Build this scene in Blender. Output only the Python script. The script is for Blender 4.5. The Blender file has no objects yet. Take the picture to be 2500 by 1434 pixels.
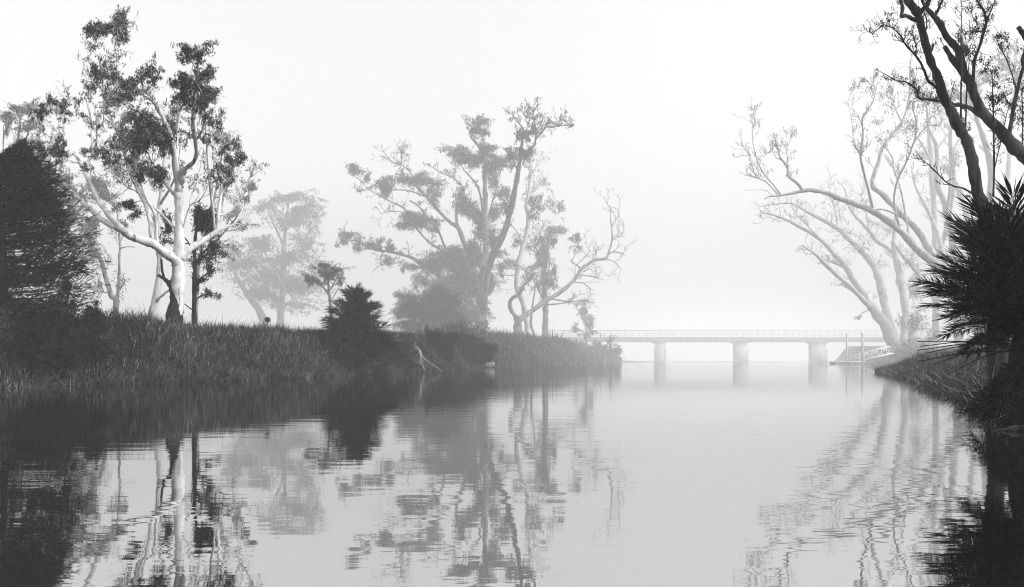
import bpy, math, random
import numpy as np
from mathutils import Vector

rng = np.random.default_rng(7)
random.seed(7)
scene = bpy.context.scene
COL = scene.collection

# ------------------------------------------------------------------ camera, sky, sun, exposure
FPX, CX, HY, CAMH = 1800.0, 1250.0, 882.0, 0.6        # focal length and horizon in photograph pixels
cam_data = bpy.data.cameras.new('camera')
cam = bpy.data.objects.new('camera', cam_data)
COL.objects.link(cam)
cam.location = (0, 0, CAMH)
cam.rotation_euler = (math.radians(90), 0, 0)
cam_data.sensor_fit = 'HORIZONTAL'
cam_data.sensor_width = 36.0
cam_data.lens = 36.0 * FPX / 2500.0
cam_data.shift_y = (HY - 717.0) / 2500.0
cam_data.clip_start = 0.05
cam_data.clip_end = 6000
scene.camera = cam

SUN_ELEV, SUN_AZ = 36.0, 102.0       # degrees; azimuth clockwise from +Y (the view direction)
world = bpy.data.worlds.new('World')
scene.world = world
world.use_nodes = True
wn, wl = world.node_tree.nodes, world.node_tree.links
sky = wn.new('ShaderNodeTexSky')
sky.sky_type = 'NISHITA'
sky.sun_disc = False
sky.sun_elevation = math.radians(SUN_ELEV)
sky.sun_rotation = math.radians(SUN_AZ)
sky.air_density = 4.0
sky.dust_density = 6.0
sky.ozone_density = 1.0
bw = wn.new('ShaderNodeRGBToBW')     # the photograph is black and white
bg = wn['Background']
bg.inputs['Strength'].default_value = 0.13
wl.new(sky.outputs['Color'], bw.inputs['Color'])
wl.new(bw.outputs['Val'], bg.inputs['Color'])

sun_data = bpy.data.lights.new('sun', 'SUN')
sun_data.energy = 1.25
sun_data.angle = math.radians(10)
sun_data.color = (1.0, 1.0, 1.0)
sun = bpy.data.objects.new('sun', sun_data)
COL.objects.link(sun)
e, a = math.radians(SUN_ELEV), math.radians(SUN_AZ)
sdir = Vector((math.sin(a) * math.cos(e), math.cos(a) * math.cos(e), math.sin(e)))
sun.rotation_euler = sdir.to_track_quat('Z', 'Y').to_euler()
sun.location = (40, -20, 60)

vs = scene.view_settings
vs.view_transform = 'Standard'
vs.look = 'None'
vs.gamma = 1.0
vs.exposure = 1.25
vs.use_curve_mapping = False
cy = scene.cycles
cy.max_bounces = 6
cy.diffuse_bounces = 2
cy.glossy_bounces = 2
cy.transmission_bounces = 2
cy.volume_bounces = 2
cy.transparent_max_bounces = 4
cy.use_denoising = True
cy.filter_width = 1.1
cy.caustics_reflective = False
cy.caustics_refractive = False
scene.render.film_transparent = False

HAZE_DENSITY = 0.0023


# ------------------------------------------------------------------ helpers
def W(px, py, D):
    """a photograph pixel at depth D -> a point of the place"""
    return np.array([(px - CX) / FPX * D, D, CAMH - (py - HY) / FPX * D])


def make_mesh(name, verts, face_groups, smooth=False, col=None):
    verts = np.asarray(verts, np.float32)
    me = bpy.data.meshes.new(name)
    me.vertices.add(len(verts))
    me.vertices.foreach_set('co', verts.ravel())
    idx, totals = [], []
    for f in face_groups:
        f = np.asarray(f, np.int32)
        if len(f) == 0:
            continue
        idx.append(f.ravel())
        totals.append(np.full(len(f), f.shape[1], np.int32))
    idx = np.concatenate(idx)
    totals = np.concatenate(totals)
    starts = np.concatenate([[0], np.cumsum(totals)[:-1]]).astype(np.int32)
    me.loops.add(len(idx))
    me.loops.foreach_set('vertex_index', idx)
    me.polygons.add(len(totals))
    me.polygons.foreach_set('loop_start', starts)
    me.polygons.foreach_set('loop_total', totals)
    if smooth:
        me.polygons.foreach_set('use_smooth', np.ones(len(totals), bool))
    me.update(calc_edges=True)
    if col is not None:
        at = me.attributes.new('tone', 'FLOAT', 'POINT')
        at.data.foreach_set('value', np.asarray(col, np.float32))
    return me


def link(name, me, mat, parent=None, loc=(0, 0, 0)):
    o = bpy.data.objects.new(name, me)
    COL.objects.link(o)
    if mat is not None and not me.materials:
        me.materials.append(mat)
    o.location = loc
    if parent is not None:
        o.parent = parent
    return o


def thing(name, label, cat, loc, group=None):
    o = bpy.data.objects.new(name, None)
    COL.objects.link(o)
    o.empty_display_size = 0.3
    o.location = [float(v) for v in loc]
    o['label'] = label
    o['category'] = cat
    if group:
        o['group'] = group
    return o


def tag(o, label, cat, group=None):
    o['label'] = label
    o['category'] = cat
    if group:
        o['group'] = group
    return o


class Tubes:
    """tapered round bars gathered into one mesh"""

    def __init__(s):
        s.v, s.q, s.t, s.n = [], [], [], 0

    def add(s, P, R, sides=6, cap=True, rough=0.0):
        P = np.asarray(P, float)
        R = np.asarray(R, float)
        n = len(P)
        T = np.gradient(P, axis=0)
        T /= np.linalg.norm(T, axis=1)[:, None] + 1e-9
        ref = np.array([0, 1.0, 0]) if abs(T[0][1]) < 0.9 else np.array([1.0, 0, 0])
        u = np.cross(T[0], ref)
        u /= np.linalg.norm(u)
        U = np.zeros_like(P)
        for i in range(n):
            u = u - T[i] * np.dot(u, T[i])
            u /= np.linalg.norm(u) + 1e-9
            U[i] = u
        V = np.cross(T, U)
        ang = np.linspace(0, 2 * np.pi, sides, endpoint=False)
        rr = R[:, None] * np.ones(sides)[None, :]
        if rough > 0:
            lump = rng.normal(0, 1, (n, sides))
            lump = (lump + np.roll(lump, 1, 1) + np.roll(lump, 1, 0)) / 1.8
            rr = rr * (1 + rough * lump)
        ring = P[:, None, :] + rr[:, :, None] * (np.cos(ang)[None, :, None] * U[:, None, :] + np.sin(ang)[None, :, None] * V[:, None, :])
        s.v.append(ring.reshape(-1, 3))
        i = np.arange(n - 1)[:, None] * sides
        j = np.arange(sides)[None, :]
        j2 = (j + 1) % sides
        q = np.stack([i + j, i + j2, i + sides + j2, i + sides + j], -1).reshape(-1, 4) + s.n
        s.q.append(q)
        s.n += n * sides
        if cap:
            s.v.append(P[[0, -1]])
            b = s.n
            jj = np.arange(sides)
            s.t.append(np.stack([np.full(sides, b), (jj + 1) % sides + b - n * sides, jj + b - n * sides], -1))
            s.t.append(np.stack([np.full(sides, b + 1), jj + b - sides, (jj + 1) % sides + b - sides], -1))
            s.n += 2

    def mesh(s, name, origin=(0, 0, 0), smooth=True):
        return make_mesh(name, np.concatenate(s.v) - np.asarray(origin), [np.concatenate(s.q)] + ([np.concatenate(s.t)] if s.t else []), smooth)

    def empty(s):
        return not s.v


class Boxes:
    def __init__(s):
        s.v, s.q, s.n = [], [], 0

    def box(s, x0, x1, y0, y1, z0, z1):
        v = np.array([[x, y, z] for z in (z0, z1) for y in (y0, y1) for x in (x0, x1)], float)
        s.add8(v)

    def add8(s, v):
        s.v.append(np.asarray(v, float))
        f = np.array([[0, 2, 3, 1], [4, 5, 7, 6], [0, 1, 5, 4], [2, 6, 7, 3], [0, 4, 6, 2], [1, 3, 7, 5]]) + s.n
        s.q.append(f)
        s.n += 8

    def bar(s, a, b, w, h):
        a, b = np.asarray(a, float), np.asarray(b, float)
        t = (b - a) / np.linalg.norm(b - a)
        up = np.array([0, 0, 1.0]) if abs(t[2]) < 0.95 else np.array([0, 1.0, 0])
        u = np.cross(t, up)
        u /= np.linalg.norm(u)
        v = np.cross(u, t)
        c = []
        for sv in (-1, 1):
            for p, in ((a,), (b,)):
                for su in (-1, 1):
                    c.append(p + u * su * w / 2 + v * sv * h / 2)
        s.add8(np.array(c))

    def mesh(s, name, origin=(0, 0, 0)):
        return make_mesh(name, np.concatenate(s.v) - np.asarray(origin), [np.concatenate(s.q)])


def catmull(P, sub=4):
    P = np.asarray(P, float)
    if len(P) < 3:
        t = np.linspace(0, 1, sub + 1)[:, None]
        return P[0] * (1 - t) + P[-1] * t
    Q = np.vstack([2 * P[0] - P[1], P, 2 * P[-1] - P[-2]])
    out = []
    for i in range(1, len(Q) - 2):
        p0, p1, p2, p3 = Q[i - 1], Q[i], Q[i + 1], Q[i + 2]
        for t in np.arange(sub) / sub:
            out.append(0.5 * (2 * p1 + (p2 - p0) * t + (2 * p0 - 5 * p1 + 4 * p2 - p3) * t * t + (3 * p1 - p0 - 3 * p2 + p3) * t ** 3))
    out.append(Q[-2])
    return np.array(out)


def leaf_arrays(C, L, Wd, droop=0.8, spread=0.55, flat=None):
    """diamond leaves at centres C, length L, width Wd"""
    n = len(C)
    d = rng.normal(0, spread, (n, 3))
    d[:, 2] -= droop
    d /= np.linalg.norm(d, axis=1)[:, None] + 1e-9
    r = rng.normal(0, 1, (n, 3))
    s = np.cross(d, r)
    s /= np.linalg.norm(s, axis=1)[:, None] + 1e-9
    L = L * rng.uniform(0.6, 1.35, n)[:, None]
    Wd = Wd * rng.uniform(0.7, 1.3, n)[:, None]
    mid = C - d * L * 0.08
    V = np.stack([C - d * L / 2, mid + s * Wd / 2, C + d * L / 2, mid - s * Wd / 2], 1).reshape(-1, 3)
    F = np.arange(4 * n).reshape(-1, 4)
    return V, F


# ------------------------------------------------------------------ materials
def mat_new(name):
    m = bpy.data.materials.new(name)
    m.use_nodes = True
    nt = m.node_tree
    return m, nt.nodes, nt.links, nt.nodes['Principled BSDF']


def ramp(n, stops):
    r = n.new('ShaderNodeValToRGB')
    el = r.color_ramp.elements
    while len(el) < len(stops):
        el.new(0.5)
    for k, (p, v) in enumerate(stops):
        el[k].position = p
        el[k].color = (v, v, v, 1)
    return r


def mat_tone(name, lo, hi, gloss=0.0):
    """leaf and blade material: the tone attribute (0..1) spans the leaf's own colours"""
    m, n, l, p = mat_new(name)
    n.remove(p)
    at = n.new('ShaderNodeAttribute')
    at.attribute_name = 'tone'
    r = ramp(n, [(0, lo), (1, hi)])
    l.new(at.outputs['Fac'], r.inputs['Fac'])
    df = n.new('ShaderNodeBsdfDiffuse')
    l.new(r.outputs['Color'], df.inputs['Color'])
    res = df.outputs[0]
    if gloss > 0:
        gl = n.new('ShaderNodeBsdfGlossy')
        gl.inputs['Roughness'].default_value = 0.35
        mx = n.new('ShaderNodeMixShader')
        mx.inputs['Fac'].default_value = gloss
        l.new(res, mx.inputs[1])
        l.new(gl.outputs[0], mx.inputs[2])
        res = mx.outputs[0]
    l.new(res, n['Material Output'].inputs['Surface'])
    return m


def mat_bark(name, lo, hi, scale=3.0, stretch=0.25, contrast=(0.38, 0.62), rough=0.85, bump=0.35, dark_below=None, dark=0.03, patch=None):
    m, n, l, p = mat_new(name)
    tc = n.new('ShaderNodeTexCoord')
    mp = n.new('ShaderNodeMapping')
    mp.inputs['Scale'].default_value = (1, 1, stretch)
    l.new(tc.outputs['Object'], mp.inputs['Vector'])
    nz = n.new('ShaderNodeTexNoise')
    nz.inputs['Scale'].default_value = scale
    nz.inputs['Detail'].default_value = 6
    nz.inputs['Roughness'].default_value = 0.65
    l.new(mp.outputs['Vector'], nz.inputs['Vector'])
    r = ramp(n, [(contrast[0], lo), (contrast[1], hi)])
    l.new(nz.outputs['Fac'], r.inputs['Fac'])
    out = r.outputs['Color']
    if patch is not None:                 # shed bark: long darker scars and old stains
        m3 = n.new('ShaderNodeMapping')
        m3.inputs['Scale'].default_value = (1, 1, 0.16)
        l.new(tc.outputs['Object'], m3.inputs['Vector'])
        n3 = n.new('ShaderNodeTexNoise')
        n3.inputs['Scale'].default_value = scale * 1.6
        n3.inputs['Detail'].default_value = 7
        n3.inputs['Roughness'].default_value = 0.7
        l.new(m3.outputs['Vector'], n3.inputs['Vector'])
        r3 = ramp(n, [(0.57, 0.0), (0.64, 1.0)])
        l.new(n3.outputs['Fac'], r3.inputs['Fac'])
        m4 = n.new('ShaderNodeMixRGB')
        l.new(r3.outputs['Color'], m4.inputs['Fac'])
        l.new(out, m4.inputs['Color1'])
        m4.inputs['Color2'].default_value = (patch, patch, patch, 1)
        out = m4.outputs['Color']
    if dark_below is not None:            # rough dark bark sock at the foot of the smooth trunk
        sx = n.new('ShaderNodeSeparateXYZ')
        l.new(tc.outputs['Object'], sx.inputs['Vector'])
        n2 = n.new('ShaderNodeTexNoise')
        n2.inputs['Scale'].default_value = 5.0
        n2.inputs['Detail'].default_value = 5
        l.new(mp.outputs['Vector'], n2.inputs['Vector'])
        a1 = n.new('ShaderNodeMath'); a1.operation = 'MULTIPLY_ADD'
        l.new(n2.outputs['Fac'], a1.inputs[0]); a1.inputs[1].default_value = 0.8
        l.new(sx.outputs['Z'], a1.inputs[2])
        cl = n.new('ShaderNodeClamp')                                 # the bark climbs higher on the left side
        cl.inputs['Min'].default_value = -0.25
        cl.inputs['Max'].default_value = 0.35
        l.new(sx.outputs['X'], cl.inputs['Value'])
        a2 = n.new('ShaderNodeMath'); a2.operation = 'MULTIPLY_ADD'
        l.new(cl.outputs[0], a2.inputs[0]); a2.inputs[1].default_value = 3.3
        l.new(a1.outputs[0], a2.inputs[2])
        rr = n.new('ShaderNodeMath'); rr.operation = 'LESS_THAN'
        l.new(a2.outputs[0], rr.inputs[0]); rr.inputs[1].default_value = dark_below
        mx = n.new('ShaderNodeMixRGB')
        l.new(rr.outputs[0], mx.inputs['Fac'])
        l.new(out, mx.inputs['Color1'])
        mx.inputs['Color2'].default_value = (dark, dark, dark, 1)
        out = mx.outputs['Color']
    l.new(out, p.inputs['Base Color'])
    p.inputs['Roughness'].default_value = rough
    p.inputs['Specular IOR Level'].default_value = 0.05
    bp = n.new('ShaderNodeBump')
    bp.inputs['Strength'].default_value = bump
    bp.inputs['Distance'].default_value = 0.05
    l.new(nz.outputs['Fac'], bp.inputs['Height'])
    l.new(bp.outputs['Normal'], p.inputs['Normal'])
    return m


def mat_plain(name, v, rough=0.7, var=0.25, scale=4.0, metal=0.0):
    m, n, l, p = mat_new(name)
    tc = n.new('ShaderNodeTexCoord')
    nz = n.new('ShaderNodeTexNoise')
    nz.inputs['Scale'].default_value = scale
    nz.inputs['Detail'].default_value = 5
    l.new(tc.outputs['Object'], nz.inputs['Vector'])
    r = ramp(n, [(0.3, v * (1 - var)), (0.7, v * (1 + var))])
    l.new(nz.outputs['Fac'], r.inputs['Fac'])
    l.new(r.outputs['Color'], p.inputs['Base Color'])
    p.inputs['Roughness'].default_value = rough
    p.inputs['Metallic'].default_value = metal
    return m


M = {}
M['white_bark'] = mat_bark('white_gum_bark', 0.28, 0.64, 2.2, 0.3, (0.34, 0.55), patch=0.08, dark_below=1.95, dark=0.018, bump=0.25)
M['grey_bark'] = mat_bark('grey_gum_bark', 0.05, 0.20, 2.0, 0.2, (0.4, 0.6))
M['pale_bark'] = mat_bark('pale_gum_bark', 0.20, 0.46, 3.0, 0.22, (0.34, 0.48), patch=0.06)
M['dark_bark'] = mat_bark('dark_gum_bark', 0.007, 0.11, 3.2, 0.07, (0.46, 0.68))
M['brown_bark'] = mat_bark('rough_bark', 0.008, 0.03, 5.0, 0.3)
M['dead_wood'] = mat_bark('weathered_wood', 0.05, 0.26, 5.0, 0.2, (0.35, 0.65))
M['grey_wood'] = mat_bark('wet_grey_wood', 0.012, 0.09, 9.0, 0.3, (0.35, 0.65))
M['gum_leaf'] = mat_tone('gum_leaf', 0.007, 0.036, 0.004)
M['dark_leaf'] = mat_tone('dark_leaf', 0.003, 0.030)
M['needle'] = mat_tone('needle_leaf', 0.002, 0.032)
M['dead_palm'] = mat_tone('dead_palm_leaf', 0.006, 0.045)
M['palm_leaf'] = mat_tone('palm_leaf', 0.002, 0.05, 0.012)
M['reed'] = mat_tone('reed_blade', 0.0015, 0.36)
M['concrete'] = mat_plain('concrete', 0.40, 0.85, 0.2, 0.6)
M['steel'] = mat_plain('galvanised_steel', 0.42, 0.5, 0.1, 2.0)
M['white_paint'] = mat_plain('white_paint', 0.75, 0.45, 0.06, 3.0)
M['dark_metal'] = mat_plain('dark_painted_metal', 0.012, 0.5, 0.2, 6.0)


def mat_ground():
    m, n, l, p = mat_new('bank_earth')
    tc = n.new('ShaderNodeTexCoord')
    nz = n.new('ShaderNodeTexNoise')
    nz.inputs['Scale'].default_value = 1.3
    nz.inputs['Detail'].default_value = 8
    nz.inputs['Roughness'].default_value = 0.7
    l.new(tc.outputs['Object'], nz.inputs['Vector'])
    r = ramp(n, [(0.35, 0.003), (0.7, 0.018)])
    l.new(nz.outputs['Fac'], r.inputs['Fac'])
    l.new(r.outputs['Color'], p.inputs['Base Color'])
    p.inputs['Roughness'].default_value = 0.95
    p.inputs['Specular IOR Level'].default_value = 0.1
    bp = n.new('ShaderNodeBump')
    bp.inputs['Strength'].default_value = 0.8
    bp.inputs['Distance'].default_value = 0.1
    l.new(nz.outputs['Fac'], bp.inputs['Height'])
    l.new(bp.outputs['Normal'], p.inputs['Normal'])
    return m


def mat_water():
    m, n, l, p = mat_new('river_water')
    n.remove(p)
    out = n['Material Output']
    tc = n.new('ShaderNodeTexCoord')
    hs = []
    for sc, str_, det, rot in (((1.1, 4.0, 1), 0.9, 2, 5), ((4.0, 15.0, 1), 0.30, 2, -8), ((0.16, 0.55, 1), 0.9, 1, 14)):
        mp = n.new('ShaderNodeMapping')
        mp.inputs['Scale'].default_value = sc
        mp.inputs['Rotation'].default_value = (0, 0, math.radians(rot))
        l.new(tc.outputs['Object'], mp.inputs['Vector'])
        nz = n.new('ShaderNodeTexNoise')
        nz.inputs['Scale'].default_value = 1.0
        nz.inputs['Detail'].default_value = det
        nz.inputs['Roughness'].default_value = 0.45
        l.new(mp.outputs['Vector'], nz.inputs['Vector'])
        mu = n.new('ShaderNodeMath'); mu.operation = 'MULTIPLY'
        mu.inputs[1].default_value = str_
        l.new(nz.outputs['Fac'], mu.inputs[0])
        hs.append(mu)
    ad = n.new('ShaderNodeMath'); ad.operation = 'ADD'
    l.new(hs[0].outputs[0], ad.inputs[0]); l.new(hs[1].outputs[0], ad.inputs[1])
    ad2 = n.new('ShaderNodeMath'); ad2.operation = 'ADD'
    l.new(ad.outputs[0], ad2.inputs[0]); l.new(hs[2].outputs[0], ad2.inputs[1])
    pz = n.new('ShaderNodeTexNoise')           # calm and ruffled patches
    pz.inputs['Scale'].default_value = 0.12
    pz.inputs['Detail'].default_value = 2
    l.new(tc.outputs['Object'], pz.inputs['Vector'])
    pr = n.new('ShaderNodeMapRange')
    pr.inputs['From Min'].default_value = 0.38
    pr.inputs['From Max'].default_value = 0.66
    pr.inputs['To Min'].default_value = 0.35
    pr.inputs['To Max'].default_value = 1.0
    l.new(pz.outputs['Fac'], pr.inputs['Value'])
    bp = n.new('ShaderNodeBump')
    l.new(pr.outputs['Result'], bp.inputs['Strength'])
    bp.inputs['Distance'].default_value = 0.0031
    l.new(ad2.outputs[0], bp.inputs['Height'])
    fr = n.new('ShaderNodeFresnel')
    fr.inputs['IOR'].default_value = 1.7
    l.new(bp.outputs['Normal'], fr.inputs['Normal'])
    df = n.new('ShaderNodeBsdfDiffuse')
    df.inputs['Color'].default_value = (0.006, 0.006, 0.006, 1)
    gl = n.new('ShaderNodeBsdfGlossy')
    gl.inputs['Color'].default_value = (1, 1, 1, 1)
    gl.inputs['Roughness'].default_value = 0.015
    l.new(bp.outputs['Normal'], gl.inputs['Normal'])
    mx = n.new('ShaderNodeMixShader')
    fa = n.new('ShaderNodeMath'); fa.operation = 'MULTIPLY_ADD'
    l.new(fr.outputs['Fac'], fa.inputs[0]); fa.inputs[1].default_value = 0.28; fa.inputs[2].default_value = 0.56
    l.new(fa.outputs[0], mx.inputs['Fac'])
    l.new(df.outputs[0], mx.inputs[1])
    l.new(gl.outputs[0], mx.inputs[2])
    l.new(mx.outputs[0], out.inputs['Surface'])
    return m


M['ground'] = mat_ground()
M['water'] = mat_water()

# ------------------------------------------------------------------ the land: river banks and water
LB = np.array([(-20, -150), (-14, 0), (-11.9, 14.8), (-11.4, 16.4), (-9.24, 20.4), (-7.67, 25.1), (-6.36, 32.7), (-4.38, 41.5), (-2.0, 72), (2.7, 98), (14.6, 154), (33.3, 240),
               (53, 360), (62, 400), (110, 450), (200, 490), (360, 505), (700, 512), (760, 900)], float)
RB = np.array([(3, -150), (3.4, 0), (4.8, 6.2), (5.4, 7.55), (8.25, 13.5), (13.0, 23.5), (19.8, 39.6), (20.9, 41.5), (24, 43.5), (30, 47), (44, 75), (62, 110), (84, 160), (92, 185),
               (156, 360), (190, 405), (320, 440), (700, 450), (770, 900)], float)


def xl(y):
    return np.interp(y, LB[:, 1], LB[:, 0])


def xr(y):
    return np.interp(y, RB[:, 1], RB[:, 0])


_h = rng.uniform(0, 6.28, 12)


def lump(x, y):
    return (0.5 * np.sin(0.9 * x + 0.35 * y + _h[0]) * np.sin(0.7 * y - 0.2 * x + _h[1]) + 0.35 * np.sin(2.1 * x - 0.8 * y + _h[2]) * np.sin(1.7 * y + _h[3])
            + 0.2 * np.sin(4.3 * x + _h[4]) * np.sin(3.9 * y + 1.1 * x + _h[5]))


def smooth01(t):
    t = np.clip(t, 0, 1)
    return t * t * (3 - 2 * t)


def ground_z(x, y):
    x, y = np.asarray(x, float), np.asarray(y, float)
    dl = xl(y) - x + 0.16 * lump(x * 2.6, y * 2.6)
    dr = x - xr(y) + 0.16 * lump(x * 2.6, y * 2.6)
    hl = np.interp(y, [0, 20, 27, 38, 80, 150, 200, 360, 400, 450, 900], [1.7, 1.74, 1.64, 1.92, 2.9, 3.9, 4.6, 8.0, 2.2, 0.25, 0.25])
    hr = np.interp(y, [0, 8, 15, 42, 75, 110, 166, 360, 400, 440, 900], [0.42, 0.48, 0.62, 0.78, 1.1, 1.5, 2.3, 8.0, 2.2, 0.25, 0.25])
    zl = hl * smooth01((dl + 0.10) / (1.9 + 0.012 * y + 0.07 * np.maximum(0, y - 110))) - 0.06 + 0.09 * lump(x, y)
    zr = hr * smooth01((dr + 0.10) / (1.9 + 0.02 * y)) - 0.06 + 0.07 * lump(x, y)
    bed = -1.2
    z = np.where(dl > 0, zl, np.where(dr > 0, zr, bed + 1.1 * smooth01(1 + np.maximum(dl, dr) / 1.5)))
    z = np.where(y > 890, 0.25 + 0.0 * z, z)
    return z


def axis(breaks):
    out = []
    for a_, b_, st in breaks:
        out.append(np.arange(a_, b_, st))
    out.append([breaks[-1][1]])
    return np.concatenate(out)


gx = axis([(-1000, -200, 100), (-200, -60, 10), (-60, -18, 2), (-18, 28, 0.3), (28, 180, 2), (180, 280, 8), (280, 1000, 50)])
gy = axis([(-180, -20, 20), (-20, 4, 2), (4, 48, 0.3), (48, 120, 1.0), (120, 380, 3), (380, 520, 5), (520, 1500, 50)])
GX, GY = np.meshgrid(gx, gy)
GZ = ground_z(GX, GY)
nx, ny = len(gx), len(gy)
ii = (np.arange(ny - 1)[:, None] * nx + np.arange(nx - 1)[None, :]).ravel()
gme = make_mesh('ground', np.stack([GX.ravel(), GY.ravel(), GZ.ravel()], 1), [np.stack([ii, ii + 1, ii + nx + 1, ii + nx], 1)], True)
ground = link('ground', gme, M['ground'])
ground['kind'] = 'structure'

wv = np.array([(-60, -170, 0), (720, -170, 0), (720, 530, 0), (-60, 530, 0)], float)
river = link('river_water', make_mesh('river_water', wv, [[[0, 1, 2, 3]]]), M['water'])
river['kind'] = 'structure'


# ------------------------------------------------------------------ grass and reeds
def blades(pts, h, wd, lean, tone):
    n = len(pts)
    ang = rng.uniform(0, 2 * np.pi, n)
    u = np.stack([np.cos(ang), np.sin(ang) * 0.6, np.zeros(n)], 1)
    la = rng.uniform(0, 2 * np.pi, n)
    ld = np.stack([np.cos(la), np.sin(la), np.zeros(n)], 1) * (lean * rng.uniform(0.1, 1.4, n))[:, None] * h[:, None]
    up = np.zeros((n, 3))
    up[:, 2] = h
    w = wd[:, None]
    v = np.stack([pts - u * w / 2, pts + u * w / 2,
                  pts + up * 0.55 + ld * 0.3 - u * w * 0.42, pts + up * 0.55 + ld * 0.3 + u * w * 0.42,
                  pts + up * 0.96 - 0.25 * np.abs(lean) * up * rng.uniform(0, 1.5, (n, 1)) + ld], 1).reshape(-1, 3)
    b = np.arange(n) * 5
    q = np.stack([b, b + 1, b + 3, b + 2], 1)
    t = np.stack([b + 2, b + 3, b + 4], 1)
    return v, q, t, np.repeat(tone, 5)


def patchy(x, y, f=1.0):
    return 0.5 + 0.5 * np.clip(lump(x * 0.8 * f, y * 0.8 * f) * 1.6, -1, 1)


def bank_strip(name, side, y0, y1, dmax, count, hlo, hhi, wd, lean, power=1.0, tlo=0.0, thi=1.0, dmin=-0.25):
    y = y0 + (y1 - y0) * rng.uniform(0, 1, count) ** power
    d = dmin + (dmax - dmin) * rng.uniform(0, 1, count) ** 1.15
    x = xl(y) - d if side < 0 else xr(y) + d
    pa = patchy(x, y)
    z = np.maximum(ground_z(x, y), -0.08)
    pts = np.stack([x, y, z - 0.05], 1)
    h = rng.uniform(hlo, hhi, count) * (0.45 + 0.9 * pa) * rng.uniform(0.55, 1.15, count)
    pp = patchy(x + 31, y * 1.3 + 5, 0.9)
    tone = np.clip(rng.beta(0.7, 6.0, count) * (0.3 + 1.0 * pp), 0, 1)
    dry = rng.uniform(0, 1, count) < 0.03 + 0.15 * pp ** 2
    tone = np.where(dry, rng.uniform(0.25, 1.0, count), tone)
    tone = tlo + (thi - tlo) * tone
    return blades(pts, h, np.full(count, wd) * rng.uniform(0.6, 1.4, count), lean, tone)


def merge(groups):
    V, Q, T, C, n = [], [], [], [], 0
    for v, q, t, c in groups:
        V.append(v); Q.append(q + n); T.append(t + n); C.append(c)
        n += len(v)
    return np.concatenate(V), np.concatenate(Q), np.concatenate(T), np.concatenate(C)


def stuff_blades(name, label, cat, groups):
    v, q, t, c = merge(groups)
    o = link(name, make_mesh(name, v, [q, t], False, c), M['reed'])
    o['kind'] = 'stuff'
    o['label'] = label
    o['category'] = cat
    return o


stuff_blades('bank_grass', 'tall dark reeds and grass covering the near left river bank', 'grass', [
    bank_strip('a', -1, 12, 68, 2.6, 130000, 0.22, 0.58, 0.019, 0.6),
    bank_strip('b', -1, 12, 44, 0.8, 16000, 0.35, 0.70, 0.020, 0.7, tlo=0.0, thi=1.0),
    bank_strip('e', -1, 12, 22, 0.6, 6000, 0.3, 0.6, 0.026, 0.9, tlo=0.12, thi=1.1),
    bank_strip('c', -1, 15, 44, 5.0, 26000, 0.12, 0.30, 0.018, 0.8),
    bank_strip('d', -1, 16, 36, 3.0, 500, 0.6, 0.95, 0.012, 0.3, dmin=1.4)])
stuff_blades('far_reeds', 'pale misty reeds along the far left bank towards the bridge', 'reeds', [
    bank_strip('a', -1, 66, 165, 6.0, 42000, 0.8, 1.9, 0.07, 0.45, power=1.3, tlo=0.1),
    bank_strip('b', -1, 150, 365, 12.0, 12000, 1.4, 3.2, 0.22, 0.4)])
stuff_blades('right_bank_reeds', 'tangled dark reeds on the right bank below the palm', 'reeds', [
    bank_strip('a', 1, 6, 46, 3.2, 60000, 0.22, 0.62, 0.017, 0.9, power=1.4, thi=1.2),
    bank_strip('b', 1, 5.5, 42, 0.7, 16000, 0.3, 0.65, 0.015, 1.2, power=1.4, tlo=0.04, thi=1.2),
    bank_strip('c', 1, 44, 190, 8.0, 12000, 0.5, 1.5, 0.09, 0.6, power=1.3)])


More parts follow.
